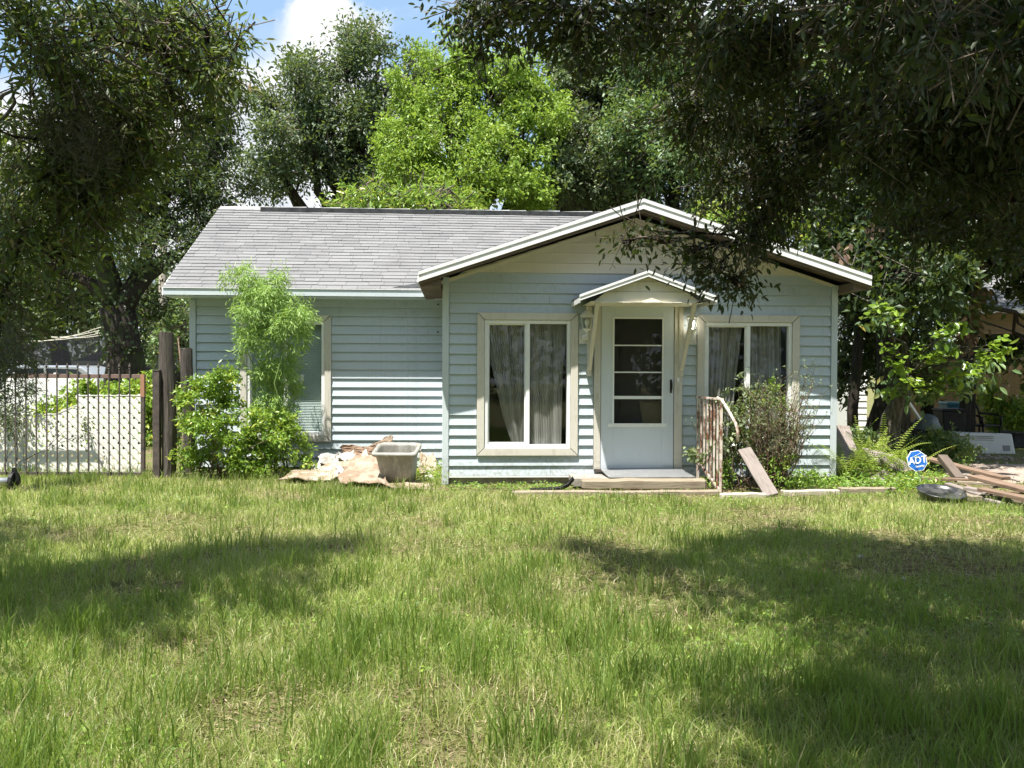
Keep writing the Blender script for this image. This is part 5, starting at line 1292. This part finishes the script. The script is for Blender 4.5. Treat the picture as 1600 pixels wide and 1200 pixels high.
# ---- near live oak hanging in from the right (crown over the camera) and near oak at the left
def near_tree(name, base, top, r, high, low, mat, label, seed, nh, nl, L, Wd, single=300, group=None, fine=True, nlh=14, twig_len=.3):
    rng = np.random.default_rng(seed); base = Vector(base); root = thing(name, base, label, 'tree', group); o3 = np.array(base)
    m_ = MB(); tp = limb_path((0, 0, -.1), Vector(top)-base, rng, 7, 0, .06); m_.tube(tp, [r*1.5, r*1.15, r, r*.96, r*.92, r*.88, r*.84, r*.8], 16); m_.build('trunk', bark_d, root, True)
    lm = MB(); st = Vector(top)-base
    for lo in high:
        c = Vector(lo[:3])-base; pth = limb_path(st, c, rng, 6, .10, .10); lm.tube(pth, [r*.55, r*.46, r*.38, r*.3, r*.22, r*.15, r*.08], 8)
        for k in range(6):
            dv = Vector(rng.normal(size=3)).normalized(); e = c+Vector((dv.x*lo[3], dv.y*lo[4], dv.z*lo[5]*.8))*.85; lm.tube(limb_path(pth[rng.integers(2, 7)], e, rng, 5, .05, .12), [.05, .04, .03, .022, .015, .007], 5)
    hub = [Vector(lo[:3])-base for lo in high]
    for lo in low:
        c = Vector(lo[:3])-base; s_ = min(hub+[Vector(q[:3])-base for q in low if q[3]*q[5] > lo[3]*lo[5]*1.15 and q[2] > lo[2]-.05], key=lambda q: (q-c).length); pth = limb_path(s_, c, rng, 6, .05, .10); k_ = min(1, max(.22, lo[3]*2.2)); lm.tube(pth, [q*k_ for q in (.045, .038, .032, .026, .02, .014, .008)], 6)
        for k in range(5):
            dv = Vector(rng.normal(size=3)).normalized(); e = c+Vector((dv.x*lo[3], dv.y*lo[4], dv.z*lo[5])); lm.tube(limb_path(pth[rng.integers(3, 7)], e, rng, 4, -.03, .12), [.013, .011, .009, .006, .003], 5)
    lm.build('branches', bark_d, root, True)
    B, D, N_, LL, WW, TT_ = [], [], [], [], [], []; tws = []
    for lobes_, n_, nlf in ((high, nh, nlh), (low, nl, 16)):
        p, out, idx = clusters(rng, lobes_, n_, .15 if lobes_ is low else .3, .3, 1, 9 if lobes_ is low else 16, .34)
        sc = 1.0 if lobes_ is low else 1.7
        b, d, nn, l, wd, tone, td = spread(rng, p, out, nlf, twig_len*sc, L*sc*(1 if lobes_ is low else 1.25), Wd*sc*(1 if lobes_ is low else 1.6), .35, .8)
        if lobes_ is low: tws.append((p-td*twig_len*1.3, p+td*twig_len*.7))
        for q, v in zip((B, D, N_, LL, WW, TT_), (b, d, nn, l, wd, tone)): q.append(v)
    # the low, near part in fine leaves; the high part simpler
    b, d, nn, l, wd, tone = [q[1] for q in (B, D, N_, LL, WW, TT_)]
    keep = b[:, 2] < 1.5+.62*b[:, 1]+1.2; b, d, nn, l, wd, tone = [q[keep] for q in (b, d, nn, l, wd, tone)]
    dist = np.linalg.norm(b-np.array(CAM), axis=1); vis = (b[:, 1] > .5) & (abs(b[:, 0]/np.maximum(b[:, 1], .1)) < .57) & ((b[:, 2]-1.5)/np.maximum(b[:, 1], .1) < .41)
    order = np.argsort(np.where(vis, dist/l, 1e6)); one = order[:single]; rest = order[single:]
    me = MB().add([(0, 0, 0), (.20, .30, .04), (.18, .68, .0), (0, 1, -.10), (-.18, .68, .0), (-.20, .30, .04)], [(0, 1, 2, 3), (0, 3, 4, 5)]).mesh('leaf', mat)
    for i in one: single_leaf(Vector(b[i]-o3), d[i], nn[i], float(l[i]), me, root, float(wd[i]/l[i])/.4)
    tag(leaf_cloud('hanging_leaves', b[rest]-o3, d[rest], nn[rest], l[rest], wd[rest], mat, root, tone[rest], fine), kind='stuff')
    leaf_cloud('crown', B[0]-o3, D[0], N_[0], LL[0], WW[0], mat, root, TT_[0])
    tri_twigs('twigs', tws[0][0]-o3, tws[0][1]-o3, .005, .0018, bark_t, root)
    return root
lowR = [lobe(1185, 235, 6.8, 70, 90, .8), lobe(1125, 170, 6.4, 62, 80, .8), lobe(1290, 200, 6.4, 80, 90, .8), lobe(1225, 315, 6.9, 60, 42, .6), lobe(1165, 375, 7.0, 30, 34, .3),
        lobe(1400, 160, 5.6, 90, 130, .9), lobe(1500, 190, 5.6, 100, 120, 1.0), lobe(1585, 310, 5.6, 60, 90, .8), lobe(1490, 330, 6.2, 60, 50, .6), lobe(1600, 130, 5, 80, 150, .8), lobe(1360, 60, 4.4, 100, 80, .7), lobe(1250, 60, 5.0, 100, 85, .8), lobe(1520, 60, 3.6, 90, 90, .5),
        lobe(1040, 22, 5.6, 90, 40, .6), lobe(930, 22, 5.6, 75, 36, .5), lobe(830, 15, 6.0, 60, 36, .4), lobe(765, 30, 6.2, 40, 38, .3), lobe(728, 10, 6.2, 30, 26, .25), lobe(1110, 60, 5.4, 50, 70, .5), lobe(885, 55, 5.8, 30, 28, .3),
        lobe(975, 380, 6.9, 14, 14, .12), lobe(1005, 372, 6.9, 24, 14, .14), lobe(1040, 380, 6.9, 12, 18, .12), lobe(1085, 395, 6.9, 28, 16, .2), lobe(1120, 420, 6.9, 34, 20, .22), lobe(1150, 445, 6.9, 22, 22, .2), lobe(745, 95, 6.4, 18, 12, .12)]
highR = [(3.2, 3.2, 6.2, 2.4, 2.2, 1.2), (1.6, 3.6, 6.4, 1.5, 1.6, 1.0), (5.0, 5.0, 5.9, 2.2, 1.6, 1.3), (2.6, 1.2, 6.3, 2.2, 1.6, 1.1), (1.2, 1.9, 6.3, 1.3, .9, .8), (-.1, 1.7, 6.2, 1.0, .8, .7), (2.6, 4.4, 6.3, 1.6, 1.2, .8), (.3, 4.5, 6.2, .9, .8, .6), (5.8, 2.6, 6.0, 2.2, 2.2, 1.3), (2.4, 5.2, 5.9, 1.3, .9, .9), (7.6, 4.2, 5.6, 2.0, 2.2, 1.4), (3.8, -.6, 6.4, 2.4, 1.8, 1.1)]
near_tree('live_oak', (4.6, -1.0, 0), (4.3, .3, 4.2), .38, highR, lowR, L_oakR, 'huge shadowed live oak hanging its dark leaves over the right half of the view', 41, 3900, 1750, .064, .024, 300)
lowL = [lobe(70, 220, 5.9, 70, 80, .7), lobe(165, 150, 6.0, 70, 80, .8), lobe(255, 80, 6.1, 62, 60, .7), lobe(325, 50, 6.2, 36, 44, .5), lobe(335, 125, 6.2, 26, 34, .4), lobe(130, 310, 6.0, 60, 60, .6), lobe(30, 380, 5.9, 45, 60, .5), lobe(215, 230, 6.1, 45, 50, .5), lobe(0, 490, 6.0, 30, 60, .3), lobe(100, 395, 6.1, 28, 26, .3), lobe(60, 50, 5.8, 55, 36, .5), lobe(285, 175, 6.2, 30, 30, .4)]
highL = [(-5.2, 4.0, 6.0, 1.8, 1.3, 1.0), (-3.7, 4.0, 6.1, 1.3, .8, .7), (-4.4, 3.2, 6.2, 1.4, .8, .7), (-6.4, 4.6, 6.2, 1.4, 1.0, .7), (-6.6, 5.9, 5.6, 1.6, 1.0, 1.0), (-6.6, 3.4, 6.2, 1.5, 1.1, 1.0)]
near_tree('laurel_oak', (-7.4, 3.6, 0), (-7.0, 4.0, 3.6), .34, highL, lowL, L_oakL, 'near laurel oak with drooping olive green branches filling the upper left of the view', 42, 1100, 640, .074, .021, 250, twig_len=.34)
# grey moss and bare twigs in the left tree
rng = np.random.default_rng(77); pts = []
for (px, py, sx, sy, n_) in ((130, 200, 26, 40, 1300), (115, 150, 16, 40, 700), (150, 230, 20, 30, 600), (25, 560, 14, 40, 900), (70, 190, 16, 20, 300)):
    s_ = 5.7/F; c = at(px, py, 5.7); pts.append(np.array(c)[None]+rng.normal(size=(n_, 3))*np.array([sx*s_, .12, sy*s_]))
pts = np.concatenate(pts); o0 = Vector(pts[0])
ms = thing('hanging_moss', o0, 'grey tangle of moss and dead twigs hanging in the left oak', 'moss')
a = pts-np.array(o0); dv = nrm(rng.normal(size=a.shape)+np.array([0, 0, -.3])); tri_twigs('moss_strands', a, a+dv*.08*(.4+rng.random((len(a), 1))), .0022, .001, L_moss, ms)
m = MB()
for (a_, b_2) in (((50, 60), (190, 75)), ((0, 190), (55, 100)), ((55, 100), (70, 30)), ((110, 105), (205, 180)), ((165, 75), (285, 140)), ((95, 100), (120, 165)), ((150, 90), (190, 110)), ((40, 30), (60, 110)), ((0, 155), (45, 110))):
    m.tube(limb_path(at(*a_, 5.6)-o0, at(*b_2, 5.6)-o0, rng, 7, .04, .12), [.012, .011, .010, .009, .007, .006, .004, .003], 6)
m.build('dead_twigs', bark_g, ms, True)

# far masses at the left and the treeline
T(90, 40, [lobe(80, 440, 40, 100, 75, 3), lobe(10, 470, 38, 60, 70, 2.5), lobe(180, 460, 42, 70, 55, 2.5), lobe(230, 480, 40, 40, 50, 2), lobe(30, 380, 42, 80, 60, 3)], L_grey, 'distant hazy grey green trees beyond the black screen', seed=23, ncl=1700, nleaf=12, L=.26, Wd=.13, r=.4, tw=.9)
T(285, 30, [lobe(282, 520, 30, 22, 55, 1.2), lobe(270, 470, 31, 24, 40, 1.2), lobe(250, 545, 29, 14, 22, .6)], L_mid, 'sunlit shrubby tree just left of the house wall', seed=24, ncl=420, nleaf=12, L=.14, Wd=.07, r=.12, tw=.4, th=2.4)
rng = np.random.default_rng(99)
lb = [(x, -24+rng.uniform(-3, 3), z_, 3.6, 3, 3.6) for x in np.arange(-45, 46, 5) for z_ in (2.5, 7.0, 11+rng.uniform(-2, 2))]+[(x, 75+rng.uniform(-6, 6), rng.uniform(3, 5.5), rng.uniform(4, 7), 4, rng.uniform(3.5, 5.5)) for x in np.arange(-75, 76, 6.5)]  # unseen row behind the camera, added and raised to darken the window reflections
p, out, idx = clusters(rng, lb, 11000, .75, .3, 1, 0); b, d, nn, l, wd, tone, td = spread(rng, p, out, 7, 1.4, .55, .32)
tag(leaf_cloud('treeline', b, d, nn, l, wd, L_grey, None, tone), 'distant line of trees behind the houses, plus an unseen row added behind the camera', 'treeline', kind='stuff')

# ------------------------------------------------------------------ shrubs
def shrub(name, base, lobes, mat, label, cat, seed, ncl, nleaf, L, Wd, tw=.2, stems=8, stem_r=.012, droop=.1, fine=False, inner=.35, rand=.9, stem_mat=None, wob=.3, extra=None):
    rng = np.random.default_rng(seed); base = Vector(base); root = thing(name, base, label, cat); o3 = np.array(base)
    p, out, idx = clusters(rng, lobes, ncl, inner, wob)
    p = p[p[:, 2] > .05] if True else p; out = out[:len(p)]
    b, d, nn, l, wd, tone, td = spread(rng, p, out, nleaf, tw, L, Wd, droop, rand)
    leaf_cloud('foliage', b-o3, d, nn, l, wd, mat, root, tone, fine)
    m_ = MB()
    for k in range(stems):
        e = Vector(p[rng.integers(len(p))])-base; s_ = Vector((rng.normal()*.12, rng.normal()*.08, -.03)); m_.tube(limb_path(s_, e, rng, 5, .08, .10), [stem_r*(1-.15*i) for i in range(6)], 5)
    m_.build('stems', stem_mat or stemm, root, True)
    return root
def lb_(px, py, Yd, rx, rz, ry_=.35): return lobe(px, py, Yd, rx, rz, ry_)
shrub('leafy_bush', gr(340, 748), [lb_(330, 625, 12.1, 45, 45, .35), lb_(310, 680, 12.0, 40, 45, .35), lb_(360, 690, 11.9, 50, 50, .35), lb_(420, 670, 12.0, 45, 45, .35), lb_(445, 710, 12.1, 38, 32, .3), lb_(300, 720, 12.1, 28, 24, .25), lb_(395, 720, 11.9, 50, 26, .3), lb_(355, 600, 12.2, 26, 26, .2)],
      L_bush, 'bushy yellow green shrub beside the gate post in front of the house corner', 'bush', 51, 760, 15, .060, .030, .14, 16, .012)
shrub('feathery_plant', gr(425, 742), [lb_(410, 470, 12.4, 48, 42, .38), lb_(380, 440, 12.4, 24, 26, .25), lb_(450, 478, 12.3, 34, 40, .3), lb_(425, 540, 12.4, 32, 60, .3), lb_(440, 600, 12.4, 28, 55, .25), lb_(400, 520, 12.4, 26, 50, .25), lb_(470, 520, 12.3, 12, 26, .15), lb_(420, 640, 12.3, 26, 45, .2)],
      L_feather, 'tall feathery light green weed growing up past the eave in front of the left window', 'plant', 52, 760, 17, .085, .012, .17, 9, .014, droop=.55, rand=.8, stem_mat=principled('green_stem', lambda t, co: (.20, .30, .09), .6, .2))
# twiggy shrub by the steps
tb = gr(1205, 765); tb.y = 11.25; tb.x = at(1205, 600, 11.25).x
rt = thing('twiggy_shrub', (tb.x, 11.25, 0), 'half bare twiggy shrub with thin upright stems under the right window', 'shrub')
rng = np.random.default_rng(61); m = MB(); tips = []
for k in range(85):
    bx = rng.normal()*.10; by_ = rng.normal()*.08; hh = rng.uniform(.7, 1.25) if rng.random() < .8 else rng.uniform(1.2, 1.5); lean = (bx*2.0+rng.normal()*.14)
    pth = limb_path((bx, by_, 0), (bx+lean, by_+rng.normal()*.12, hh), rng, 6, 0, .06); m.tube(pth, [.008, .0075, .0065, .0055, .0045, .0035, .002], 5)
    for q in pth[2:]:
        for s_ in range(2):
            e = q+Vector((rng.normal()*.10, rng.normal()*.08, rng.uniform(.04, .16))); m.tube([q, e], [.003, .0015], 4, False); tips.append(e)
m.build('stems', stemm, rt)
tips = np.array([tuple(q) for q in tips]); sel = rng.random(len(tips)) < np.clip(tips[:, 2]*.9, .1, .8); p = np.repeat(tips[sel], 5, 0)+rng.normal(size=(sel.sum()*5, 3))*.022
leaf_cloud('foliage', p, rng.normal(size=p.shape)+np.array([0, 0, .2]), rng.normal(size=p.shape)+np.array([0, -.4, .8]), .034, .014, L_shrub, rt)
shrub('yellow_weed', gr(1180, 762), [lb_(1195, 650, 11.45, 34, 44, .12), lb_(1235, 690, 11.4, 26, 26, .12), lb_(1165, 680, 11.4, 20, 40, .12)], L_bush, 'yellow green weeds growing among the twiggy shrub stems', 'weed', 62, 120, 10, .06, .022, .11, 6, .006, wob=.2)
shrub('broad_vine', gr(1140, 765), [lb_(1135, 655, 11.3, 22, 40, .15), lb_(1150, 700, 11.3, 30, 26, .15), lb_(1118, 700, 11.2, 12, 18, .1), lb_(1160, 625, 11.4, 16, 26, .12), lb_(1085, 715, 11.25, 9, 12, .06)], L_shrub, 'grey green leafy vine climbing between handrail and leaning plank', 'vine', 63, 120, 8, .07, .042, .12, 8, .006)
shrub('low_bed_weeds', gr(1150, 765), [lb_(1145, 735, 11.2, 34, 18, .2), lb_(1125, 750, 11.1, 26, 10, .15), lb_(1230, 735, 11.1, 40, 24, .25)], L_weed, 'low green weeds at the foot of the leaning plank', 'weed', 64, 150, 9, .05, .02, .10, 6, .005)
# broad leaved cluster at right of shrub base and groundcover bed
rng = np.random.default_rng(65)
def bed(name, x0, x1, y0, y1, n_, hmax, L, Wd, mat, label, seed, cat='ground cover'):
    rng = np.random.default_rng(seed); px = rng.uniform(x0, x1, n_); py = rng.uniform(y0, y1, n_); P = np.array([tuple(gr(a, b)) for a, b in zip(px, py)])
    P[:, 2] = rng.random(n_)**1.3*hmax*(.35+.65*fnoise(P[:, 0]*3, P[:, 1]*3, seed))
    P = P+rng.normal(size=P.shape)*.02; P[:, 2] = np.maximum(P[:, 2], .01); l = L*rng.uniform(.6, 1.3, n_)
    o_ = leaf_cloud(name, P, rng.normal(size=P.shape)*np.array([1, 1, .5])+np.array([0, 0, .15]), rng.normal(size=P.shape)*.6+np.array([0, -.3, 1]), l, l*Wd/L, mat); return tag(o_, label, cat, kind='stuff')
bed('bed_weeds', 1225, 1440, 737, 768, 3600, .20, .05, .028, L_weed, 'leafy green ground cover along the edging timbers', 71)
bed('bed_weeds', 1330, 1520, 700, 735, 4200, .38, .06, .030, L_weed, 'taller leafy ground cover behind the ferns and the blue sign', 72)
bed('bed_weeds', 1385, 1475, 745, 775, 1500, .22, .05, .022, L_bush, 'yellowish weeds below the blue sign', 73)
bed('bed_weeds', 640, 700, 735, 760, 600, .30, .05, .022, L_bush, 'small weeds at the corner of the front wall', 74)
bed('bed_weeds', 700, 900, 758, 768, 900, .04, .04, .018, L_weed, 'short weeds along the front foundation', 75)
bed('yard_weeds', 1500, 1800, 690, 700, 900, .3, .06, .03, L_weed, 'weeds in the side yard beyond the appliance cover', 76)
shrub('fence_bush', gr(1600, 690), [lb_(1600, 650, 18.5, 32, 34, .5), lb_(1545, 625, 19, 10, 36, .3), lb_(1556, 650, 19, 12, 28, .3)], L_bush, 'green bush in front of the tan fence at the right edge', 'bush', 77, 420, 12, .09, .045, .2, 8)
shrub('shade_bush', gr(1430, 712), [lb_(1425, 700, 13.6, 60, 26, .5), lb_(1475, 700, 13.4, 40, 30, .4), lb_(1340, 690, 14, 34, 24, .5)], L_mid, 'dark green bush in front of the gnarled trunk', 'bush', 78, 430, 12, .07, .03, .16, 8)
shrub('mound_hedge', (at(150, 600, 17).x, 17, 0), [lb_(90, 655, 17, 55, 45, .8), lb_(150, 650, 16.6, 60, 50, .8), lb_(200, 645, 16.8, 50, 48, .8), lb_(245, 650, 17.2, 30, 55, .7), lb_(50, 690, 17, 50, 40, .8), lb_(120, 700, 16, 90, 40, .8), lb_(215, 605, 17.5, 40, 20, .6)], L_bush, 'overgrown green hedge mound behind the lattice panels', 'hedge', 79, 1300, 13, .095, .05, .22, 10)
shrub('gate_vine', (at(20, 600, 12.4).x, 12.4, 0), [lb_(10, 640, 12.2, 30, 55, .2), lb_(50, 620, 12.3, 22, 20, .15), lb_(130, 665, 12.3, 10, 22, .08)], L_grey, 'pale scraggly vine on the left end of the lattice behind the gate', 'vine', 80, 150, 8, .05, .02, .12, 10, .005, stem_mat=bark_g)
shrub('hanging_vine', at(0, 470, 10.5), [lb_(-2, 530, 10.5, 26, 50, .3), lb_(-6, 580, 10.5, 16, 34, .25), lb_(20, 490, 10.6, 26, 24, .3)], L_dark, 'dark vine mass hanging at the left edge before the gate', 'vine', 81, 360, 12, .060, .024, .16, 6, .010, stem_mat=bark_d)
shrub('post_vine', (at(284, 600, 13.2).x, 13.2, 0), [lb_(258, 520, 25, 12, 30, .4)], L_mid, 'ivy growing on the utility pole', 'vine', 82, 60, 10, .14, .09, .25, 3, .02)

# ferns
def fern(px, py, n_, Lr, label, seed, spreadx=.5):
    rng = np.random.default_rng(seed); p_ = gr(px, py); root = thing('fern', p_, label, 'fern', 'ferns in the bed right of the house')
    for k in range(n_):
        a = rng.uniform(0, 6.283); L = Lr*rng.uniform(.75, 1.15); el = rng.uniform(.9, 1.35); bend = rng.uniform(.5, 1.3); B, D, N_ = [], [], []
        pos = Vector((rng.normal()*.05, rng.normal()*.05, .02)); h = Vector((math.cos(a), math.sin(a), 0)); st = []
        for i in range(26):
            e_ = el-bend*(i/25); dr = h*math.cos(e_)+Vector((0, 0, math.sin(e_))); pos = pos+dr*(L/26); st.append(pos.copy())
            side = h.cross(Vector((0, 0, 1))); 
            if i > 3:
                wl = .055*math.sin(math.pi*min(1, (i-2)/24)**.7)+.012
                for s_ in (-1, 1): B.append(tuple(pos)); D.append(tuple((side*s_+dr*.25)*wl)); N_.append(tuple(h*-.3+Vector((0, 0, 1))))
        B, D, N_ = np.array(B), np.array(D), np.array(N_); l = np.linalg.norm(D, axis=1)
        fr = leaf_cloud('frond', B, D, N_, l, np.full(len(l), .016), L_fern, root, rng.random()*.5+rng.random(len(l))*.4)
        fr['kind'] = 'stuff'
        MB().tube(st[::5], [.004, .0035, .003, .0025, .002, .0015][:len(st[::5])], 4, False).build('rib', L_fern, fr)
fern(1322, 754, 16, .95, 'large sword fern leaning against the house corner', 91)
fern(1372, 754, 12, 1.0, 'sword fern with long arching yellow fronds over the grey slab', 92)
fern(1416, 752, 8, .8, 'small fern between the grey slab and the blue sign', 93)
fern(1352, 738, 9, .9, 'upright fern in the shade right behind the tilted board', 94)

# ------------------------------------------------------------------ grass
rng = np.random.default_rng(2024)
def inside(X_, Y_):
    """area kept free of grass: under the house, step, ramp"""
    c, s_ = math.cos(HY), math.sin(HY); dx, dy = X_-HO.x, Y_-HO.y; u = dx*c+dy*s_; v = -dx*s_+dy*c
    return ((v > -.02) & (u > -.02) & (u < 5.2)) | ((v > 1.85) & (u > -3.75) & (u < 5.2)) | ((u > 1.55) & (u < 3.35) & (v > -.72))
def grass(N, yr, xk, hscale, seed, dens=None):
    rng = np.random.default_rng(seed); Y_ = rng.uniform(yr[0], yr[1], N); X_ = rng.uniform(-1, 1, N)*(xk*Y_+1.0)
    big = fnoise(X_*.55+3, Y_*.75+1, 21); mid_ = fnoise(X_*1.8, Y_*2.2, 22); bare = fnoise(X_*1.15+7, Y_*1.5+2, 23)
    tuft = fnoise(X_*5, Y_*5, 24)
    keep = (~inside(X_, Y_)) & (rng.random(N) < np.clip(1.35-1.9*np.clip(bare-.485-.035*(Y_ < 5.2), 0, 1)*3.4, .16, 1))
    dirt = (Y_ > 11.0-.02*X_) & (X_ > -.9) & (X_ < 5.5); keep &= ~(dirt & (rng.random(N) < .88))
    X_, Y_, big, mid_, bare, tuft = [q[keep] for q in (X_, Y_, big, mid_, bare, tuft)]; n = len(X_)
    near = np.clip((9.0-Y_)/5, 0, 1); right = np.clip((X_-.6)/2.5, 0, 1)*np.clip((9.5-Y_)/2, 0, 1)
    hgt = (.035+.05*big+.035*mid_)*(1+.35*near)*(1-.30*right)*np.where((X_ > -.9) & (Y_ > 10.7), .42, np.where((X_ > -.9) & (Y_ > 10.2), .6, 1))
    tall = rng.random(n) < np.clip((tuft-.50)*1.6*(1-.35*right)+.03, 0.01, .5)*(.35+.65*near+.5*(X_ < -1)*(Y_ > 9))
    hgt = np.where(tall, hgt*rng.uniform(1.4, 2.5, n), hgt*rng.uniform(.45, 1.15, n))*hscale
    wd = np.where(tall, rng.uniform(.0035, .0065, n), rng.uniform(.002, .0042, n))*(1+Y_*.07)
    az = rng.random(n)*6.283; lean = np.where(tall, rng.uniform(.08, .55, n), rng.uniform(.2, 1.3, n)); f_az = rng.random(n)*6.283
    hx, hy2 = np.cos(az), np.sin(az); sx, sy_ = np.cos(f_az), np.sin(f_az); z0 = gh(X_, Y_)*(Y_ < 10.6)-.004
    b0 = np.stack([X_, Y_, z0], 1); hv = np.stack([hx, hy2, 0*hx], 1); sv = np.stack([sx, sy_, 0*sx], 1)
    m1 = b0+hv*(hgt*lean*.25)[:, None]+np.array([0, 0, 1])*(hgt*.55)[:, None]; tp = b0+hv*(hgt*lean)[:, None]+np.array([0, 0, 1])*(hgt*np.sqrt(np.clip(1-lean**2*.4, .15, 1)))[:, None]
    w2 = (wd/2)[:, None]*sv
    V = np.stack([b0-w2, b0+w2, m1+w2*.85, m1-w2*.85, tp], 1).reshape(-1, 3); k = np.arange(n)[:, None]*5
    lp = np.concatenate([k+np.array([0, 1, 2]), k+np.array([0, 2, 3]), k+np.array([3, 2, 4])], 1).ravel()
    dry = np.clip((rng.random(n) < (.16+1.3*np.clip(bare-.40, 0, 1)+.16*(1-near)+.10*right)).astype(float)*rng.uniform(.5, 1, n)*(~tall | (rng.random(n) < .25))+.22*np.clip(bare-.3, 0, 1)+.10*(1-near), 0, 1)
    tone = np.clip(.45*big+.55*rng.random(n)+.12*(1-near)+.05, 0, 1)
    tone = np.where(tall, tone*.62, np.clip(tone*1.05+.06, 0, 1))
    return np_mesh('grass', V, lp, 3, grass_m, None, {'rnd': np.repeat(tone, 5), 'dry': np.repeat(dry, 5)})
tag(grass(450000, (2.7, 12.4), .66, 1.0, 5), 'uneven lawn grass in front of the house, tall tufts near and short dry patches between', 'grass', kind='stuff')
tag(grass(26000, (12.4, 26), .66, 1.3, 6), 'rough grass beyond the gate and in the side yard', 'grass', kind='stuff')
# small broad leaved lawn weeds
rng = np.random.default_rng(31); n = 52000; Y_ = rng.uniform(2.8, 11.2, n); X_ = rng.uniform(-1, 1, n)*(.66*Y_+.8)
cl_ = fnoise(X_*.9+4, Y_*1.1+9, 44); kp = (rng.random(n) < np.clip((cl_-.42)*4+.35*(X_ > .5), 0, 1)*(fnoise(X_*1.15+7, Y_*1.5+2, 23) < .53)) & ~inside(X_, Y_); X_, Y_ = X_[kp], Y_[kp]; n = len(X_)
P = np.stack([X_, Y_, gh(X_, Y_)*(Y_ < 10.6)+rng.random(n)*.045+.004], 1)
l = rng.uniform(.014, .042, n)
tag(leaf_cloud('lawn_weeds', P, rng.normal(size=(n, 3))*np.array([1, 1, .3]), rng.normal(size=(n, 3))*.4+np.array([0, -.1, 1]), l, l*.62, L_weed), 'small clover-like weeds spread low through the lawn', 'weeds', kind='stuff')
# flat straw thatch between the blades
rng = np.random.default_rng(38); n = 90000; Y_ = rng.uniform(2.8, 11.6, n); X_ = rng.uniform(-1, 1, n)*(.66*Y_+.8); bare = fnoise(X_*1.15+7, Y_*1.5+2, 23)
kp = (rng.random(n) < np.clip((bare-.38)*4.5, .12, 1)) & ~inside(X_, Y_); X_, Y_ = X_[kp], Y_[kp]; n = len(X_)
L_straw = M_leaf('straw', G((0, (.13, .10, .06)), (.5, (.27, .21, .13)), (1, (.45, .38, .25))), .2, .7, .2)
P = np.stack([X_, Y_, gh(X_, Y_)*(Y_ < 10.6)+.004+rng.random(n)*.020], 1)
tag(leaf_cloud('straw_thatch', P, rng.normal(size=(n, 3))*np.array([1, 1, .16]), rng.normal(size=(n, 3))*.4+np.array([0, 0, 1]), rng.uniform(.03, .10, n), rng.uniform(.0025, .006, n)*(1+Y_*.05), L_straw), 'dry straw-coloured thatch lying flat in the lawn', 'thatch', kind='stuff')
# fallen dry leaves and twigs on the lawn and before the step
n = 3800; rng = np.random.default_rng(32); Y_ = rng.uniform(3, 11.3, n); X_ = rng.uniform(-1, 1, n)*(.64*Y_+.6); k = slice(0, 1300); Y_[k] = rng.uniform(10.75, 11.25, 1300); X_[k] = rng.uniform(-.8, 4.6, 1300)
P = np.stack([X_, Y_, gh(X_, Y_)*(Y_ < 10.6)+.006+rng.random(n)*.012], 1)
tag(leaf_cloud('fallen_leaves', P, rng.normal(size=(n, 3))*np.array([1, 1, .15]), rng.normal(size=(n, 3))*.3+np.array([0, 0, 1]), rng.uniform(.03, .07, n), .02, L_dead), 'dry fallen leaves in the grass and along the step', 'leaves', kind='stuff')
